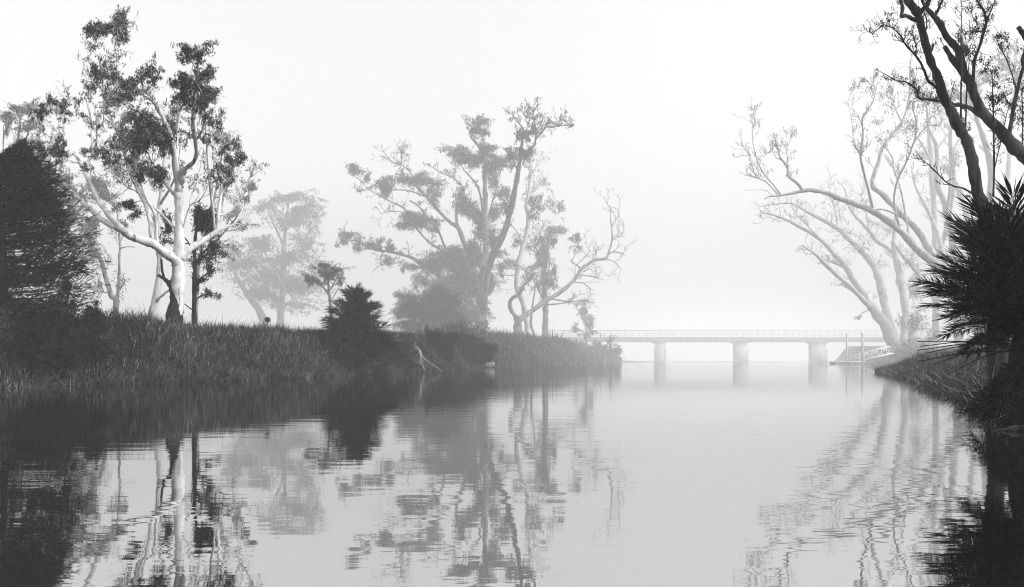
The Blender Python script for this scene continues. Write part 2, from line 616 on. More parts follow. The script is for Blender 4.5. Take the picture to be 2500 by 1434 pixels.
# ------------------------------------------------------------------ trees
class Tree:
    """a tree from its own limb lines: pixel tracks at the tree's distance, given depth limb by limb"""

    def __init__(s, name, label, D, base, bark, leaf, sides=8, wiggle=0.5, cat='tree', group=None, leafpx=(8.5, 1.9), clump=8.0, perclump=26, droop=0.8, depthspread=1.0):
        s.D, s.bark, s.leaf = D, bark, leaf
        s.k = D / FPX
        b = W(base[0], base[1], D)
        b[2] = float(ground_z(b[0], b[1])) - 0.1
        s.org = b
        s.by = base[1]
        s.root = thing(name, label, cat, b, group)
        s.samp = []           # limb samples: px, py, depth offset (px), radius
        s.twigs = Tubes()
        s.LV, s.LF, s.LC, s.ln = [], [], [], 0
        s.sides, s.wig = sides, wiggle
        s.leafpx, s.clump, s.perclump, s.droop, s.ds = leafpx, clump, perclump, droop, depthspread
        s.first = True

    def near(s, px, py, below=2.0):
        S = np.concatenate(s.samp)
        c = np.hypot(S[:, 0] - px, S[:, 1] - py) + below * np.maximum(0, py - S[:, 1])
        return S[np.argmin(c)]

    def limb(s, P, slope=None, name=None, bare=0, stub=False, twig=False, ground=False):
        P = np.asarray(P, float)
        if not s.samp:
            z0 = 0.0
        else:
            q = s.near(P[0, 0], P[0, 1], 0)
            z0 = q[2]
        if ground:
            z0 = z0 if s.samp else 0.0
        C = catmull(P, 5)
        seg = np.concatenate([[0], np.cumsum(np.hypot(np.diff(C[:, 0]), np.diff(C[:, 1])))])
        if slope is None:
            slope = rng.uniform(0.25, 0.75) * rng.choice([-1, 1]) if s.samp else 0.0
        dz = z0 + slope * seg * s.ds
        if s.wig and len(C) > 3:
            wob = rng.normal(0, 1, (len(C), 2))
            wob = (wob + np.roll(wob, 1, 0)) / 2
            wob[0] = 0
            C[:, :2] += wob * np.minimum(1.4, 0.16 * C[:, 2:3] + 0.25) * s.wig
        C[:, 2] = np.maximum(C[:, 2], 0.6)
        S = np.stack([C[:, 0], C[:, 1], dz, C[:, 2]], 1)
        s.samp.append(S)
        X = np.array([W(a[0], a[1], s.D + a[2] * s.k) for a in S])
        R = S[:, 3] * s.k
        nr = rng.normal(0, 1, len(R))
        R = R * (1 + 0.07 * (nr + np.roll(nr, 1)) / 1.4)
        r0 = P[:, 2].max()
        if twig or r0 < 1.3:
            s.twigs.add(X, R, 4)
        else:
            if s.first or P[0, 1] > s.by - 22:            # root the foot in the ground
                foot = X[0].copy()
                foot[2] = min(float(ground_z(foot[0], foot[1])) - 0.25, X[0][2] - 0.1)
                foot[0] += (X[0][0] - X[1][0]) * 0.3
                X = np.vstack([foot, X])
                R = np.concatenate([[R[0] * 1.25], R])
            tb = Tubes()
            tb.add(X, R, s.sides if r0 < 6 else s.sides + 4, True, 0.07)
            nm = name or ('trunk' if s.first else 'limb')
            link(nm, tb.mesh(nm, s.org), s.bark, s.root)
        s.first = False
        if bare:
            s.bare_twigs(S, bare)
        return S

    def bare_twigs(s, S, n, lo=0.3, length=26, lev=2):
        m = len(S)
        for _ in range(n):
            i = int(rng.uniform(lo * m, m - 1))
            p = S[i]
            t = S[min(i + 1, m - 1), :2] - S[max(i - 1, 0), :2]
            ang = math.atan2(t[1], t[0]) + rng.choice([-1, 1]) * rng.uniform(0.4, 1.1)
            s.twig(p, ang, length * rng.uniform(0.5, 1.4), max(0.35, min(1.0, p[3] * 0.55)), lev)

    def twig(s, p, ang, L, r, lev):
        n = 6
        pts = [np.array([p[0], p[1], p[2]])]
        zs = rng.uniform(-0.7, 0.7)
        for k in range(n):
            ang += rng.normal(0, 0.17)
            ang += 0.10 * math.sin(-math.pi / 2 - ang)      # bends up towards the light
            pts.append(pts[-1] + np.array([math.cos(ang), math.sin(ang), zs]) * L / n)
        pts = np.array(pts)
        X = np.array([W(a[0], a[1], s.D + a[2] * s.k) for a in pts])
        s.twigs.add(X, np.linspace(r * 1.4, max(0.42, r * 0.5), n + 1) * s.k, 3, False)
        if lev > 0:
            for _ in range(rng.integers(2, 4)):
                i = rng.integers(2, n + 1)
                s.twig((pts[i][0], pts[i][1], pts[i][2]), ang + rng.choice([-1, 1]) * rng.uniform(0.4, 0.9), L * rng.uniform(0.35, 0.65), max(0.25, r * 0.6), lev - 1)

    def leaves(s, C, tone=1.0):
        n = len(C)
        D = s.D + C[:, 2] * s.k
        X = np.stack([(C[:, 0] - CX) / FPX * D, D, CAMH - (C[:, 1] - HY) / FPX * D], 1)
        V, F = leaf_arrays(X, s.leafpx[0] * s.k, s.leafpx[1] * s.k, s.droop)
        s.LV.append(V); s.LF.append(F + s.ln); s.ln += len(V)
        s.LC.append(np.repeat(np.clip(rng.beta(1.3, 2.6, n) * tone, 0, 1), 4))

    def crown(s, blobs, dens=1.0, stems=True, tone=1.0):
        for b in blobs:
            px, py, rx, ry = b[:4]
            w = b[4] if len(b) > 4 else 1.0
            rx, ry = rx * 1.1, ry * 1.1
            a = s.near(px, py + ry * 0.3) if s.samp else np.array([px, py + ry, 0, 1.0])
            zb = a[2] + rng.uniform(-0.6, 0.6) * (abs(a[0] - px) + rx * 0.8) * s.ds
            ncl = max(2, int(dens * w * 4.2 * rx * ry / (s.clump ** 2)))
            st = np.array([a[0], a[1], a[2]])
            en = np.array([px + rng.uniform(-.2, .2) * rx, py + ry * 0.15, zb])
            mid = (st + en) / 2 + np.array([rng.uniform(-.12, .12), 0.05, 0]) * np.hypot(*(en - st)[:2])
            br = catmull(np.array([st, mid, en]), 5)
            if stems:
                X = np.array([W(q[0], q[1], s.D + q[2] * s.k) for q in br])
                s.twigs.add(X, np.linspace(min(1.5, max(.6, a[3])), 0.6, len(br)) * s.k, 4, False)
            subs = rng.normal(0, 0.55, (5, 2)) * np.array([rx, ry * 1.25])
            for _ in range(ncl):
                sb = subs[rng.integers(0, 5)]
                e_ = rng.normal(0, 0.38, 2) * np.array([rx, ry])
                p1 = np.array([px + sb[0] + e_[0], py + sb[1] + e_[1], zb + rng.normal(0, 0.5) * (rx + ry) * 0.5 * s.ds])
                p0 = br[rng.integers(len(br) // 3, len(br))]
                m = (p0 + p1) / 2 + rng.normal(0, 0.1, 3) * np.linalg.norm(p1 - p0) + np.array([0, -0.12, 0]) * np.linalg.norm(p1 - p0)
                tw = catmull(np.array([p0, m, p1]), 4)
                if stems and rng.uniform() < 0.75:
                    X = np.array([W(q[0], q[1], s.D + q[2] * s.k) for q in tw])
                    s.twigs.add(X, np.linspace(0.75, 0.4, len(tw)) * s.k, 3, False)
                nl = max(3, int(s.perclump * rng.uniform(0.3, 1.0) * min(1, w + .3)))
                t = rng.uniform(0.3, 1.0, nl) ** 0.7 * (len(tw) - 1.001)
                ti = t.astype(int)
                f_ = (t - ti)[:, None]
                C = tw[ti] * (1 - f_) + tw[ti + 1] * f_
                C = C + rng.normal(0, s.clump * 0.36, (nl, 3))
                C[:, 1] += rng.uniform(0, s.leafpx[0] * 0.6, nl)
                s.leaves(C, tone * rng.uniform(0.4, 1.4))

    def sprigs(s, n, length=20, per=11, top=1e9):
        S = np.concatenate(s.samp)
        S = S[(S[:, 3] < 4.2) & (S[:, 1] < top)]
        for _ in range(n):
            p = S[rng.integers(len(S))]
            a = -math.pi / 2 + rng.normal(0, 1.0)
            L = length * rng.uniform(0.4, 1.5)
            p0 = p[:3]
            p1 = p0 + np.array([math.cos(a), math.sin(a), rng.uniform(-.8, .8)]) * L
            m = (p0 + p1) / 2 + rng.normal(0, .15, 3) * L
            tw = catmull(np.array([p0, m, p1]), 4)
            s.twigs.add(np.array([W(q[0], q[1], s.D + q[2] * s.k) for q in tw]), np.linspace(0.75, 0.4, len(tw)) * s.k, 3, False)
            nl = int(per * rng.uniform(0.4, 1.5))
            if nl < 1:
                continue
            t = rng.uniform(0.35, 1.0, nl) * (len(tw) - 1.001)
            ti = t.astype(int)
            f_ = (t - ti)[:, None]
            C = tw[ti] * (1 - f_) + tw[ti + 1] * f_ + rng.normal(0, s.clump * 0.33, (nl, 3))
            C[:, 1] += rng.uniform(0, s.leafpx[0] * 0.7, nl)
            s.leaves(C, rng.uniform(0.5, 1.4))

    def finish(s):
        if not s.twigs.empty():
            link('twigs', s.twigs.mesh('twigs', s.org), s.bark, s.root)['kind'] = 'stuff'
        if s.LV:
            me = make_mesh('crown', np.concatenate(s.LV) - s.org, [np.concatenate(s.LF)], False, np.concatenate(s.LC))
            link('crown', me, s.leaf, s.root)['kind'] = 'stuff'
        return s.root


def build_tree(name, label, D, base, bark, leaf, limbs, blobs, dens=1.0, bare=(), **kw):
    tone = kw.pop('tone', 1.0)
    stems = kw.pop('stems', True)
    sprigs = kw.pop('sprigs', None)
    t = Tree(name, label, D, base, bark, leaf, **kw)
    for i, L in enumerate(limbs):
        t.limb(L, bare=dict(bare).get(i, 0))
    t.crown(blobs, dens, stems, tone)
    if sprigs:
        t.sprigs(*sprigs)
    return t.finish()


# --- the white gum on the left bank
g1_limbs = [
    [(424, 800, 22), (428, 760, 19), (432, 720, 16.5), (435, 680, 15.5), (436, 640, 14), (437, 600, 11.5), (437, 550, 11), (437, 500, 10.5), (436, 470, 10), (438, 450, 8.5)],
    [(436, 472, 8.5), (428, 395, 7.5), (419, 347, 6.5), (402, 299, 5.5), (386, 267, 4), (375, 250, 3.5), (358, 237, 3), (330, 215, 2)],
    [(437, 455, 8), (446, 432, 7.5), (449, 415, 6.5), (470, 398, 5), (480, 375, 4.5), (477, 347, 4.5), (471, 299, 4), (473, 267, 3.5), (475, 225, 3), (481, 185, 2.2), (484, 150, 1.2)],
    [(477, 345, 3), (494, 318, 2.6), (500, 288, 2.4), (501, 257, 2), (505, 221, 1.5), (500, 180, 1)],
    [(441, 634, 10), (450, 620, 9), (467, 606, 7.5), (496, 588, 7), (513, 576, 6.5), (529, 565, 6), (533, 545, 4.5), (533, 528, 4), (537, 496, 3.5), (542, 471, 3), (556, 454, 2.2), (575, 430, 1.5), (585, 400, 1)],
    [(524, 564, 3), (521, 517, 3), (515, 475, 3.2), (511, 434, 3), (507, 392, 2.8), (505, 350, 2.2), (501, 300, 1.5)],
    [(512, 445, 1.8), (521, 372, 1.8), (521, 309, 1.6), (526, 267, 1.3), (524, 236, 1)],
    [(531, 566, 3), (559, 553, 2.2), (572, 546, 2), (582, 530, 1.8), (592, 511, 1.5), (595, 490, 1)],
    [(534, 528, 2.5), (559, 519, 2.2), (580, 498, 2.5), (594, 473, 2.2), (607, 440, 1.8), (618, 417, 1.4), (624, 404, 1), (626, 386, .7)],
    [(444, 560, 2), (448, 551, 1.9), (463, 505, 1.7), (475, 496, 1.5), (490, 486, 1.3), (505, 461, 1.1), (512, 440, .8)],
    [(463, 505, 1.5), (464, 492, 1.4), (471, 467, 1.3), (478, 450, 1.2), (483, 427, 1.1), (490, 405, .9), (492, 388, .6)],
    [(434, 650, 13), (429, 637, 12), (401, 617, 10.5), (373, 595, 10), (345, 586, 9.5), (317, 575, 9), (297, 561, 8)],
    [(299, 562, 7), (267, 526, 6), (240, 492, 5.5), (223, 455, 5), (206, 419, 4.5), (190, 388, 3.5), (181, 377, 2.5)],
    [(299, 563, 7.5), (275, 551, 6.5), (250, 538, 6), (223, 513, 5.5), (192, 486, 5), (163, 455, 3.5), (136, 432, 3), (113, 420, 2.8), (84, 409, 2.3), (63, 397, 1.8), (46, 382, 1)],
    [(194, 487, 4), (159, 470, 3.2), (136, 457, 2.8), (113, 449, 2.5), (85, 440, 2)],
    [(207, 405, 3.8), (222, 384, 3.5), (227, 371, 3.2), (225, 325, 2.8), (222, 294, 2.5), (213, 250, 2), (206, 238, 1.5), (217, 226, 1.3), (214, 198, 1.2), (203, 175, 1), (205, 150, .8), (199, 145, .5)],
    [(227, 372, 2.2), (232, 365, 2), (236, 336, 1.7), (236, 313, 1.5), (237, 288, 1.3), (230, 263, .9)],
    [(236, 316, 1.3), (251, 302, 1.2), (253, 269, 1), (252, 240, .7)],
    [(219, 302, 1.3), (200, 285, 1.1), (188, 277, 1), (182, 254, .8), (172, 240, .6), (163, 231, .4)],
    [(140, 434, 1.9), (150, 409, 1.8), (151, 378, 1.6), (146, 336, 1.4), (144, 304, 1.2), (136, 279, .8)],
    [(151, 370, 1.4), (156, 319, 1.2), (156, 300, 1), (157, 279, .7)],
    [(116, 421, 1.9), (111, 394, 1.7), (104, 380, 1.5), (89, 363, 1.3), (90, 325, 1.2), (96, 290, .8)],
    [(108, 385, 1.4), (104, 357, 1.3), (96, 330, 1.2), (98, 308, 1), (105, 285, .7)],
    [(382, 604, 7), (372, 578, 6.5), (369, 551, 6), (359, 509, 5.6), (345, 478, 5.2), (330, 446, 5), (315, 411, 4.8), (305, 379, 4.5), (296, 348, 4.2), (292, 333, 4), (281, 313, 3.8), (279, 300, 3.6), (274, 284, 3)],
    [(275, 286, 2.5), (254, 250, 2), (250, 198, 1.8), (244, 156, 1.5), (240, 139, 1.3), (221, 116, 1), (211, 97, .7)],
    [(277, 290, 2.8), (288, 271, 2.6), (290, 229, 2.3), (282, 190, 2), (276, 166, 1.6), (267, 141, 1.3), (250, 114, .8)],
    [(282, 192, 1.6), (285, 150, 1.3), (283, 104, 1), (283, 62, .6)],
    [(285, 152, 1.1), (290, 137, 1), (290, 104, .9), (289, 78, .5)],
    [(386, 607, 5), (381, 570, 4.5), (381, 541, 4.2), (374, 515, 3.8), (360, 490, 3.2), (347, 460, 2.8), (336, 430, 2.4), (332, 400, 2), (345, 370, 1.6), (352, 330, 1.2)],
    [(424, 474, 4), (404, 450, 3.5), (381, 427, 3.2), (360, 409, 3)],
    [(420, 700, 7), (401, 681, 5), (390, 675, 3.5), (384, 672, 2)],
    [(400, 680, 4), (396, 660, 3), (393, 628, 2.4), (387, 611, 2)],
    [(424, 556, 3.5), (406, 536, 3), (383, 513, 2.6), (362, 496, 2.3), (345, 490, 1.8), (318, 500, 1)],
    [(445, 432, 4), (441, 410, 3.2), (434, 380, 2.6), (433, 340, 2), (436, 305, 1.4), (440, 280, .9)],
    [(330, 446, 2), (318, 436, 1.8), (300, 428, 1.5), (285, 425, 1.2), (272, 405, .9), (262, 398, .6)],
    [(345, 480, 2), (330, 466, 1.8), (310, 458, 1.4), (296, 440, 1), (290, 425, .7)],
]
g1_blobs = [
    (225, 75, 28, 16), (255, 65, 30, 20), (285, 60, 28, 20), (305, 85, 16, 20, .7), (240, 110, 22, 12, .6), (315, 95, 9, 9, .5),
    (238, 175, 22, 20), (268, 178, 20, 23), (258, 155, 16, 12, .6), (228, 200, 18, 18, .7), (215, 225, 12, 12, .6), (300, 200, 25, 20), (320, 205, 16, 18), (305, 235, 25, 16, .8), (285, 240, 22, 18, .7),
    (270, 235, 20, 22, .6), (260, 265, 18, 18, .5), (360, 165, 24, 15), (385, 182, 15, 15), (345, 185, 18, 14, .6), (365, 215, 28, 20, .35),
    (455, 128, 24, 13), (475, 125, 24, 14), (485, 145, 13, 10, .7), (445, 142, 13, 12, .6), (515, 160, 8, 11), (512, 185, 6, 9, .6),
    (455, 195, 23, 15), (480, 200, 27, 22), (500, 220, 22, 18), (445, 215, 22, 15), (470, 240, 32, 20), (430, 200, 10, 10, .7), (505, 245, 18, 16, .8),
    (440, 260, 22, 16, .8), (425, 250, 10, 10, .5), (490, 270, 22, 18, .7), (525, 225, 16, 9, .6), (540, 285, 10, 16), (520, 290, 18, 14, .7), (530, 305, 11, 9),
    (310, 295, 26, 22, .8), (340, 285, 30, 22), (370, 300, 26, 18, .8), (320, 340, 30, 22, .8), (350, 345, 36, 25, 1.2), (380, 330, 30, 22, 1.2), (410, 320, 22, 20, .8), (400, 350, 26, 22),
    (280, 350, 26, 16, .8), (260, 370, 24, 15, .8), (290, 385, 24, 15, .7), (330, 390, 26, 20, .7), (365, 415, 36, 20, 1.4), (390, 430, 26, 20, 1.4), (345, 430, 18, 14),
    (320, 500, 25, 11, 1.4), (330, 518, 15, 11), (210, 365, 13, 9, .7), (222, 408, 14, 11, .6), (455, 330, 16, 14, .6), (500, 340, 14, 12, .6), (525, 340, 12, 10, .6), (545, 370, 16, 12), (560, 382, 16, 14), (540, 402, 17, 14, .8),
    (580, 340, 10, 16), (590, 370, 12, 20), (575, 395, 15, 15), (560, 420, 17, 17, .8), (530, 440, 10, 10, .6), (545, 442, 20, 12, .7),
    (125, 240, 18, 11), (145, 252, 18, 12), (152, 270, 15, 10, .7), (95, 268, 23, 10, 1.4), (100, 285, 16, 10, .8), (60, 355, 12, 8, .8), (80, 350, 10, 7, .8), (110, 365, 20, 13, 1.1), (140, 350, 15, 17), (135, 375, 22, 13, 1.1), (155, 345, 10, 12, .7), (148, 395, 12, 7)]
build_tree('white_gum_tree', 'tall white-barked gum with dark bark at its foot, standing on the left bank', 23.5, (424, 800), M['white_bark'], M['gum_leaf'],
           g1_limbs, g1_blobs, dens=1.25, sprigs=(420, 22, 12, 470), bare=((7, 8), (8, 9), (12, 3), (18, 5), (34, 8), (35, 6), (9, 3), (10, 4), (15, 3)))
# --- dark slender tree beside it
build_tree('dark_gum_tree', 'slender dark leafy gum just right of the white trunk', 25.0, (474, 790), M['brown_bark'], M['dark_leaf'],
           [[(474, 790, 6), (474, 740, 5.5), (475, 690, 5), (475, 640, 4.5), (476, 600, 4), (480, 560, 3), (488, 530, 1.5)],
            [(474, 735, 2.2), (490, 724, 1.8), (515, 716, 1.3), (540, 720, .7)],
            [(475, 690, 2), (500, 672, 1.6), (525, 655, 1)], [(476, 640, 2), (500, 615, 1.5), (522, 590, .9)], [(475, 620, 2), (450, 580, 1.6), (405, 560, 1)], [(474, 760, 1.8), (460, 750, 1.5), (450, 742, 1)]],
           [(490, 520, 36, 14, 1.3), (512, 538, 30, 20, 1.3), (482, 545, 26, 26, 1.4), (515, 565, 22, 18, 1.2), (520, 592, 20, 20, 1.1), (500, 622, 26, 20), (520, 658, 22, 16), (492, 680, 22, 12, .9), (515, 714, 22, 8), (536, 724, 10, 6),
            (405, 560, 14, 16, 1.2), (396, 588, 13, 10), (405, 530, 13, 13), (480, 640, 16, 20, .7), (480, 710, 12, 14, .6)], dens=1.0)
# --- misty trees behind the white gum
build_tree('forked_gum_tree', 'misty grey gum with twin pale stems behind the bank, far left', 80.0, (284, 785), M['grey_bark'], M['gum_leaf'],
           [[(283, 785, 7), (284, 735, 6.5), (272, 722, 5.5), (258, 680, 5), (248, 640, 4.5), (232, 610, 4), (210, 570, 3), (180, 520, 2), (165, 470, 1.2)],
            [(286, 735, 4), (290, 690, 3.5), (291, 640, 3), (293, 600, 2.5), (290, 560, 1.8), (285, 510, 1)],
            [(250, 645, 2), (225, 660, 1.5), (195, 640, 1)], [(292, 607, 1.5), (310, 603, 1.2), (330, 604, .7)]],
           [(200, 470, 44, 24), (180, 520, 44, 28), (220, 550, 36, 26), (260, 478, 36, 16), (240, 445, 44, 18), (155, 440, 36, 22), (296, 552, 24, 22), (200, 640, 34, 36, .6), (225, 590, 30, 26), (285, 500, 22, 20, .7), (160, 580, 30, 30, .6), (300, 690, 22, 40, .3), (215, 700, 40, 30, .4)],
           dens=0.85, leafpx=(6, 1.8), bare=((0, 4), (1, 4)))
build_tree('stout_gum_tree', 'stout pale misty gum leaning just left of the white trunk', 48.0, (372, 785), M['pale_bark'], M['gum_leaf'],
           [[(372, 785, 12), (377, 745, 10), (385, 700, 8), (390, 650, 7), (388, 600, 6.5), (386, 540, 5.5), (392, 470, 4.5), (400, 400, 3.5), (405, 340, 2)],
            [(378, 738, 4), (396, 722, 3), (416, 706, 2)], [(386, 560, 3), (360, 500, 2.5), (345, 440, 2), (340, 380, 1)], [(390, 500, 3), (425, 440, 2.2), (440, 360, 1.2)], [(370, 775, 1.5), (350, 772, 1.2), (340, 760, .8)]],
           [(405, 300, 40, 20, .8), (440, 300, 30, 18, .7), (345, 360, 26, 20, .5), (420, 345, 30, 20, .6), (440, 330, 20, 16, .6)], dens=0.7, leafpx=(6, 1.7))
build_tree('hazy_gum_tree', 'hazy tree at the left edge with its crown showing above the dark conifer', 72.0, (25, 790), M['grey_bark'], M['gum_leaf'],
           [[(25, 790, 8), (28, 650, 7), (26, 520, 6), (30, 430, 4.5), (40, 360, 3), (50, 300, 1.5)], [(28, 470, 3), (10, 390, 2), (8, 310, 1)], [(30, 420, 2.5), (60, 350, 1.8), (80, 290, 1)]],
           [(20, 275, 28, 16), (50, 262, 26, 12), (15, 315, 18, 24, .7), (30, 350, 24, 18, .6), (60, 315, 24, 18, .7), (85, 300, 26, 16, .6), (70, 262, 24, 12), (40, 395, 24, 18, .4), (95, 345, 20, 18, .4), (100, 400, 26, 16, .4), (5, 380, 12, 20, .4)], dens=0.9, leafpx=(6, 1.8))
build_tree('veiled_gum_tree', 'veiled grey tree whose crown shows right behind the white gum', 110.0, (478, 795), M['grey_bark'], M['gum_leaf'],
           [[(478, 800, 5), (480, 740, 4.5), (484, 660, 4), (500, 580, 3.2), (520, 500, 2.6), (535, 420, 2), (545, 360, 1)], [(492, 620, 2.5), (540, 575, 2), (585, 520, 1.5), (612, 460, .8)], [(510, 540, 2), (520, 450, 1.5), (520, 370, .8)]],
           [(545, 325, 28, 14), (560, 350, 22, 14, .8), (525, 345, 20, 14, .6), (610, 452, 18, 18), (600, 480, 16, 14, .7), (590, 555, 24, 12), (575, 520, 26, 18, .8), (560, 470, 30, 26, .6), (580, 600, 24, 14, .5), (540, 410, 26, 22, .5)], dens=0.9, leafpx=(6, 1.8))
build_tree('broad_misty_tree', 'broad faint tree dissolving in fog between white gum and centre trees', 300.0, (680, 795), M['grey_bark'], M['gum_leaf'],
           [[(684, 800, 9), (686, 760, 8), (690, 700, 7), (692, 640, 6), (695, 580, 4.5), (700, 530, 3), (705, 490, 1.5)],
            [(650, 800, 8), (636, 765, 8), (612, 730, 7), (588, 695, 5), (570, 660, 3), (555, 640, 1.5)],
            [(690, 700, 3.5), (660, 640, 3), (630, 590, 2)], [(692, 650, 3), (730, 600, 2.4), (760, 560, 1.3)], [(688, 720, 3), (730, 690, 2.4), (770, 680, 1.2)], [(692, 600, 3), (665, 540, 2.2), (650, 500, 1.2)]],
           [(690, 484, 56, 14), (650, 500, 44, 18), (732, 510, 44, 24), (775, 520, 22, 12, .7), (700, 540, 60, 20, .8), (640, 590, 54, 18), (755, 590, 40, 26), (700, 625, 54, 22), (600, 640, 54, 22), (690, 685, 80, 34), (640, 705, 54, 24), (760, 700, 54, 18, .8), (580, 615, 30, 12, .7), (700, 740, 54, 18, .7), (770, 640, 30, 22, .6), (600, 680, 40, 18, .6)],
           dens=1.1, leafpx=(6.5, 2.4), clump=9)
build_tree('umbrella_gum_tree', 'small misty tree with umbrella crown above the round palm', 84.0, (808, 790), M['grey_bark'], M['gum_leaf'],
           [[(808, 800, 4.5), (808, 770, 4), (806, 735, 4), (803, 715, 3.2), (802, 690, 2.5), (808, 665, 1.5)], [(805, 722, 2.5), (785, 697, 2), (762, 681, 1.4), (748, 676, .8)], [(804, 712, 2), (816, 690, 1.6), (828, 668, .9)], [(806, 740, 1.5), (820, 715, 1.2), (834, 690, .7)], [(802, 700, 1.5), (785, 670, 1.1), (778, 655, .6)]],
           [(760, 672, 20, 12), (785, 660, 25, 14), (815, 668, 22, 17), (802, 680, 22, 13), (830, 682, 9, 15), (772, 686, 18, 9, .8), (756, 690, 12, 8, .6), (795, 650, 18, 8)], dens=1.15, leafpx=(5, 1.5), clump=6.5)

# --- the big misty gum in the middle
c1_limbs = [
    [(1172, 805, 14), (1175, 740, 11), (1180, 680, 9), (1185, 620, 8), (1186, 560, 7), (1184, 500, 6.5), (1184, 450, 6), (1183, 400, 5), (1177, 375, 4), (1165, 352, 3), (1148, 334, 2)],
    [(1178, 765, 9), (1185, 690, 9), (1197, 640, 8.5), (1231, 565, 7.5), (1245, 523, 6.5), (1256, 467, 5.5), (1264, 423, 5), (1270, 384, 4), (1275, 342, 3), (1278, 318, 2), (1262, 295, 1.2), (1250, 278, .7)],
    [(1271, 380, 3), (1290, 367, 2.6), (1306, 350, 2.2), (1308, 314, 1.6), (1302, 286, 1.2), (1302, 258, .6)],
    [(1307, 342, 1.6), (1326, 320, 1.5), (1336, 310, 1.4), (1356, 310, 1.2), (1369, 294, .9), (1385, 285, .5)],
    [(1356, 310, .9), (1378, 306, .8), (1396, 310, .5)],
    [(1302, 290, 1), (1284, 286, .9), (1274, 270, .5)],
    [(1174, 765, 9), (1165, 690, 7.5), (1154, 643, 7), (1137, 604, 6.5), (1118, 557, 6), (1098, 543, 4.5), (1073, 518, 4.2), (1048, 487, 4), (1020, 459, 3.3), (1003, 442, 2.8), (981, 428, 2.2), (964, 427, 1.2)],
    [(1042, 482, 2.2), (1003, 467, 1.8), (970, 464, 1.4), (930, 468, .8)],
    [(1012, 450, 2), (1003, 423, 1.8), (981, 404, 1.6), (958, 397, 1.4), (947, 384, 1.1), (933, 367, .7)],
    [(981, 404, 1.1), (980, 385, 1), (983, 372, .7), (975, 362, .4)],
    [(1118, 558, 4), (1114, 530, 3.6), (1116, 506, 3.2), (1124, 480, 2.6), (1134, 462, 2.4), (1120, 447, 2.2), (1106, 434, 2), (1073, 420, 1.6), (1048, 403, .9)],
    [(1116, 508, 2.6), (1113, 478, 1.6)],
    [(1106, 434, 1.4), (1112, 415, 1.2), (1111, 400, 1), (1116, 380, .6)],
    [(1160, 755, 6), (1100, 700, 6), (1060, 665, 5.5), (1031, 646, 5), (998, 627, 4), (953, 615, 3.2), (919, 611, 2.8), (900, 605, 2.4), (875, 590, 1.8), (852, 586, 1.4), (832, 577, .8)],
    [(937, 613, 1.8), (930, 629, 1.6), (929, 646, 1.2), (916, 657, .9), (908, 667, .5)],
    [(1110, 650, 4), (1085, 600, 3.5), (1067, 557, 3), (1048, 537, 2.6), (1025, 506, 2.2), (1000, 490, 1.5)],
    [(1095, 618, 3), (1045, 590, 2.6), (1000, 535, 2.4), (986, 509, 2.2), (947, 489, 1.8), (903, 464, 1.5), (878, 440, 1.1), (858, 428, .7)],
    [(1180, 530, 3), (1170, 465, 2.6), (1144, 428, 2), (1130, 412, 1.4), (1118, 385, .8)],
    [(1186, 560, 3), (1200, 500, 2.4), (1215, 450, 1.8), (1225, 405, 1)],
    [(1010, 548, 1.2), (985, 520, 1), (955, 517, .8), (930, 522, .5)],
    [(903, 464, 1), (885, 466, .8), (868, 470, .4)],
    [(1184, 420, 2), (1190, 385, 1.5), (1180, 345, 1.2), (1168, 318, .7)],
]
c1_blobs = [
    (870, 415, 23, 10, 1.3), (900, 430, 12, 9), (930, 445, 22, 11), (950, 452, 18, 13), (985, 440, 26, 8, 1.1), (1010, 435, 30, 11, 1.3), (1040, 437, 20, 10), (1050, 460, 26, 16, .6), (1070, 470, 22, 22, .6), (945, 475, 13, 9, .7),
    (1000, 530, 34, 17, 1.4), (985, 545, 24, 13, 1.2), (1030, 540, 22, 15), (1060, 560, 18, 16, .7), (845, 575, 22, 11), (835, 590, 14, 9, .8), (870, 592, 17, 12, .8), (920, 596, 22, 11), (945, 602, 18, 10), (866, 606, 12, 8, .6),
    (960, 640, 18, 11, .8), (985, 652, 18, 10, .8), (1115, 360, 23, 13, 1.3), (1105, 375, 16, 9), (1140, 390, 18, 12, .8), (1165, 310, 23, 15), (1150, 320, 12, 9, .8), (1185, 320, 12, 14, .7), (1190, 365, 18, 15, 1.1),
    (1170, 392, 26, 18, 1.4), (1200, 400, 26, 18, 1.4), (1225, 390, 26, 11, 1.2), (1250, 385, 18, 13), (1285, 370, 18, 11), (1290, 385, 14, 10, .8), (1275, 330, 14, 16, .8), (1295, 320, 12, 14, .7),
    (1145, 500, 26, 22, 1.2), (1160, 530, 22, 22, 1.2), (1130, 480, 17, 15, .8), (1210, 440, 26, 18, .7), (1230, 470, 22, 22, .8), (1240, 500, 18, 18, .7), (1210, 520, 22, 22, .6), (1175, 575, 26, 22, 1.3), (1205, 600, 17, 22),
    (1095, 620, 40, 18, 1.5), (1070, 650, 44, 24, 1.5), (1120, 650, 44, 28, 1.5), (1160, 620, 30, 28, 1.4), (1100, 700, 54, 32, 1.5), (1150, 700, 44, 34, 1.5), (1186, 720, 15, 40, 1.4), (1150, 760, 40, 26, 1.2), (1180, 785, 18, 18), (1020, 690, 30, 20, .6), (1075, 740, 40, 22, 1.2)]
build_tree('river_gum_tree', 'huge spreading misty gum wrapped in creeper, middle of the far left bank', 185.0, (1172, 815), M['grey_bark'], M['gum_leaf'],
           c1_limbs, c1_blobs, dens=1.7, sprigs=(300, 20, 12, 640), leafpx=(6, 2.0), clump=7.5, bare=((1, 5), (2, 6), (3, 5), (8, 5), (13, 4), (19, 3), (9, 2)))
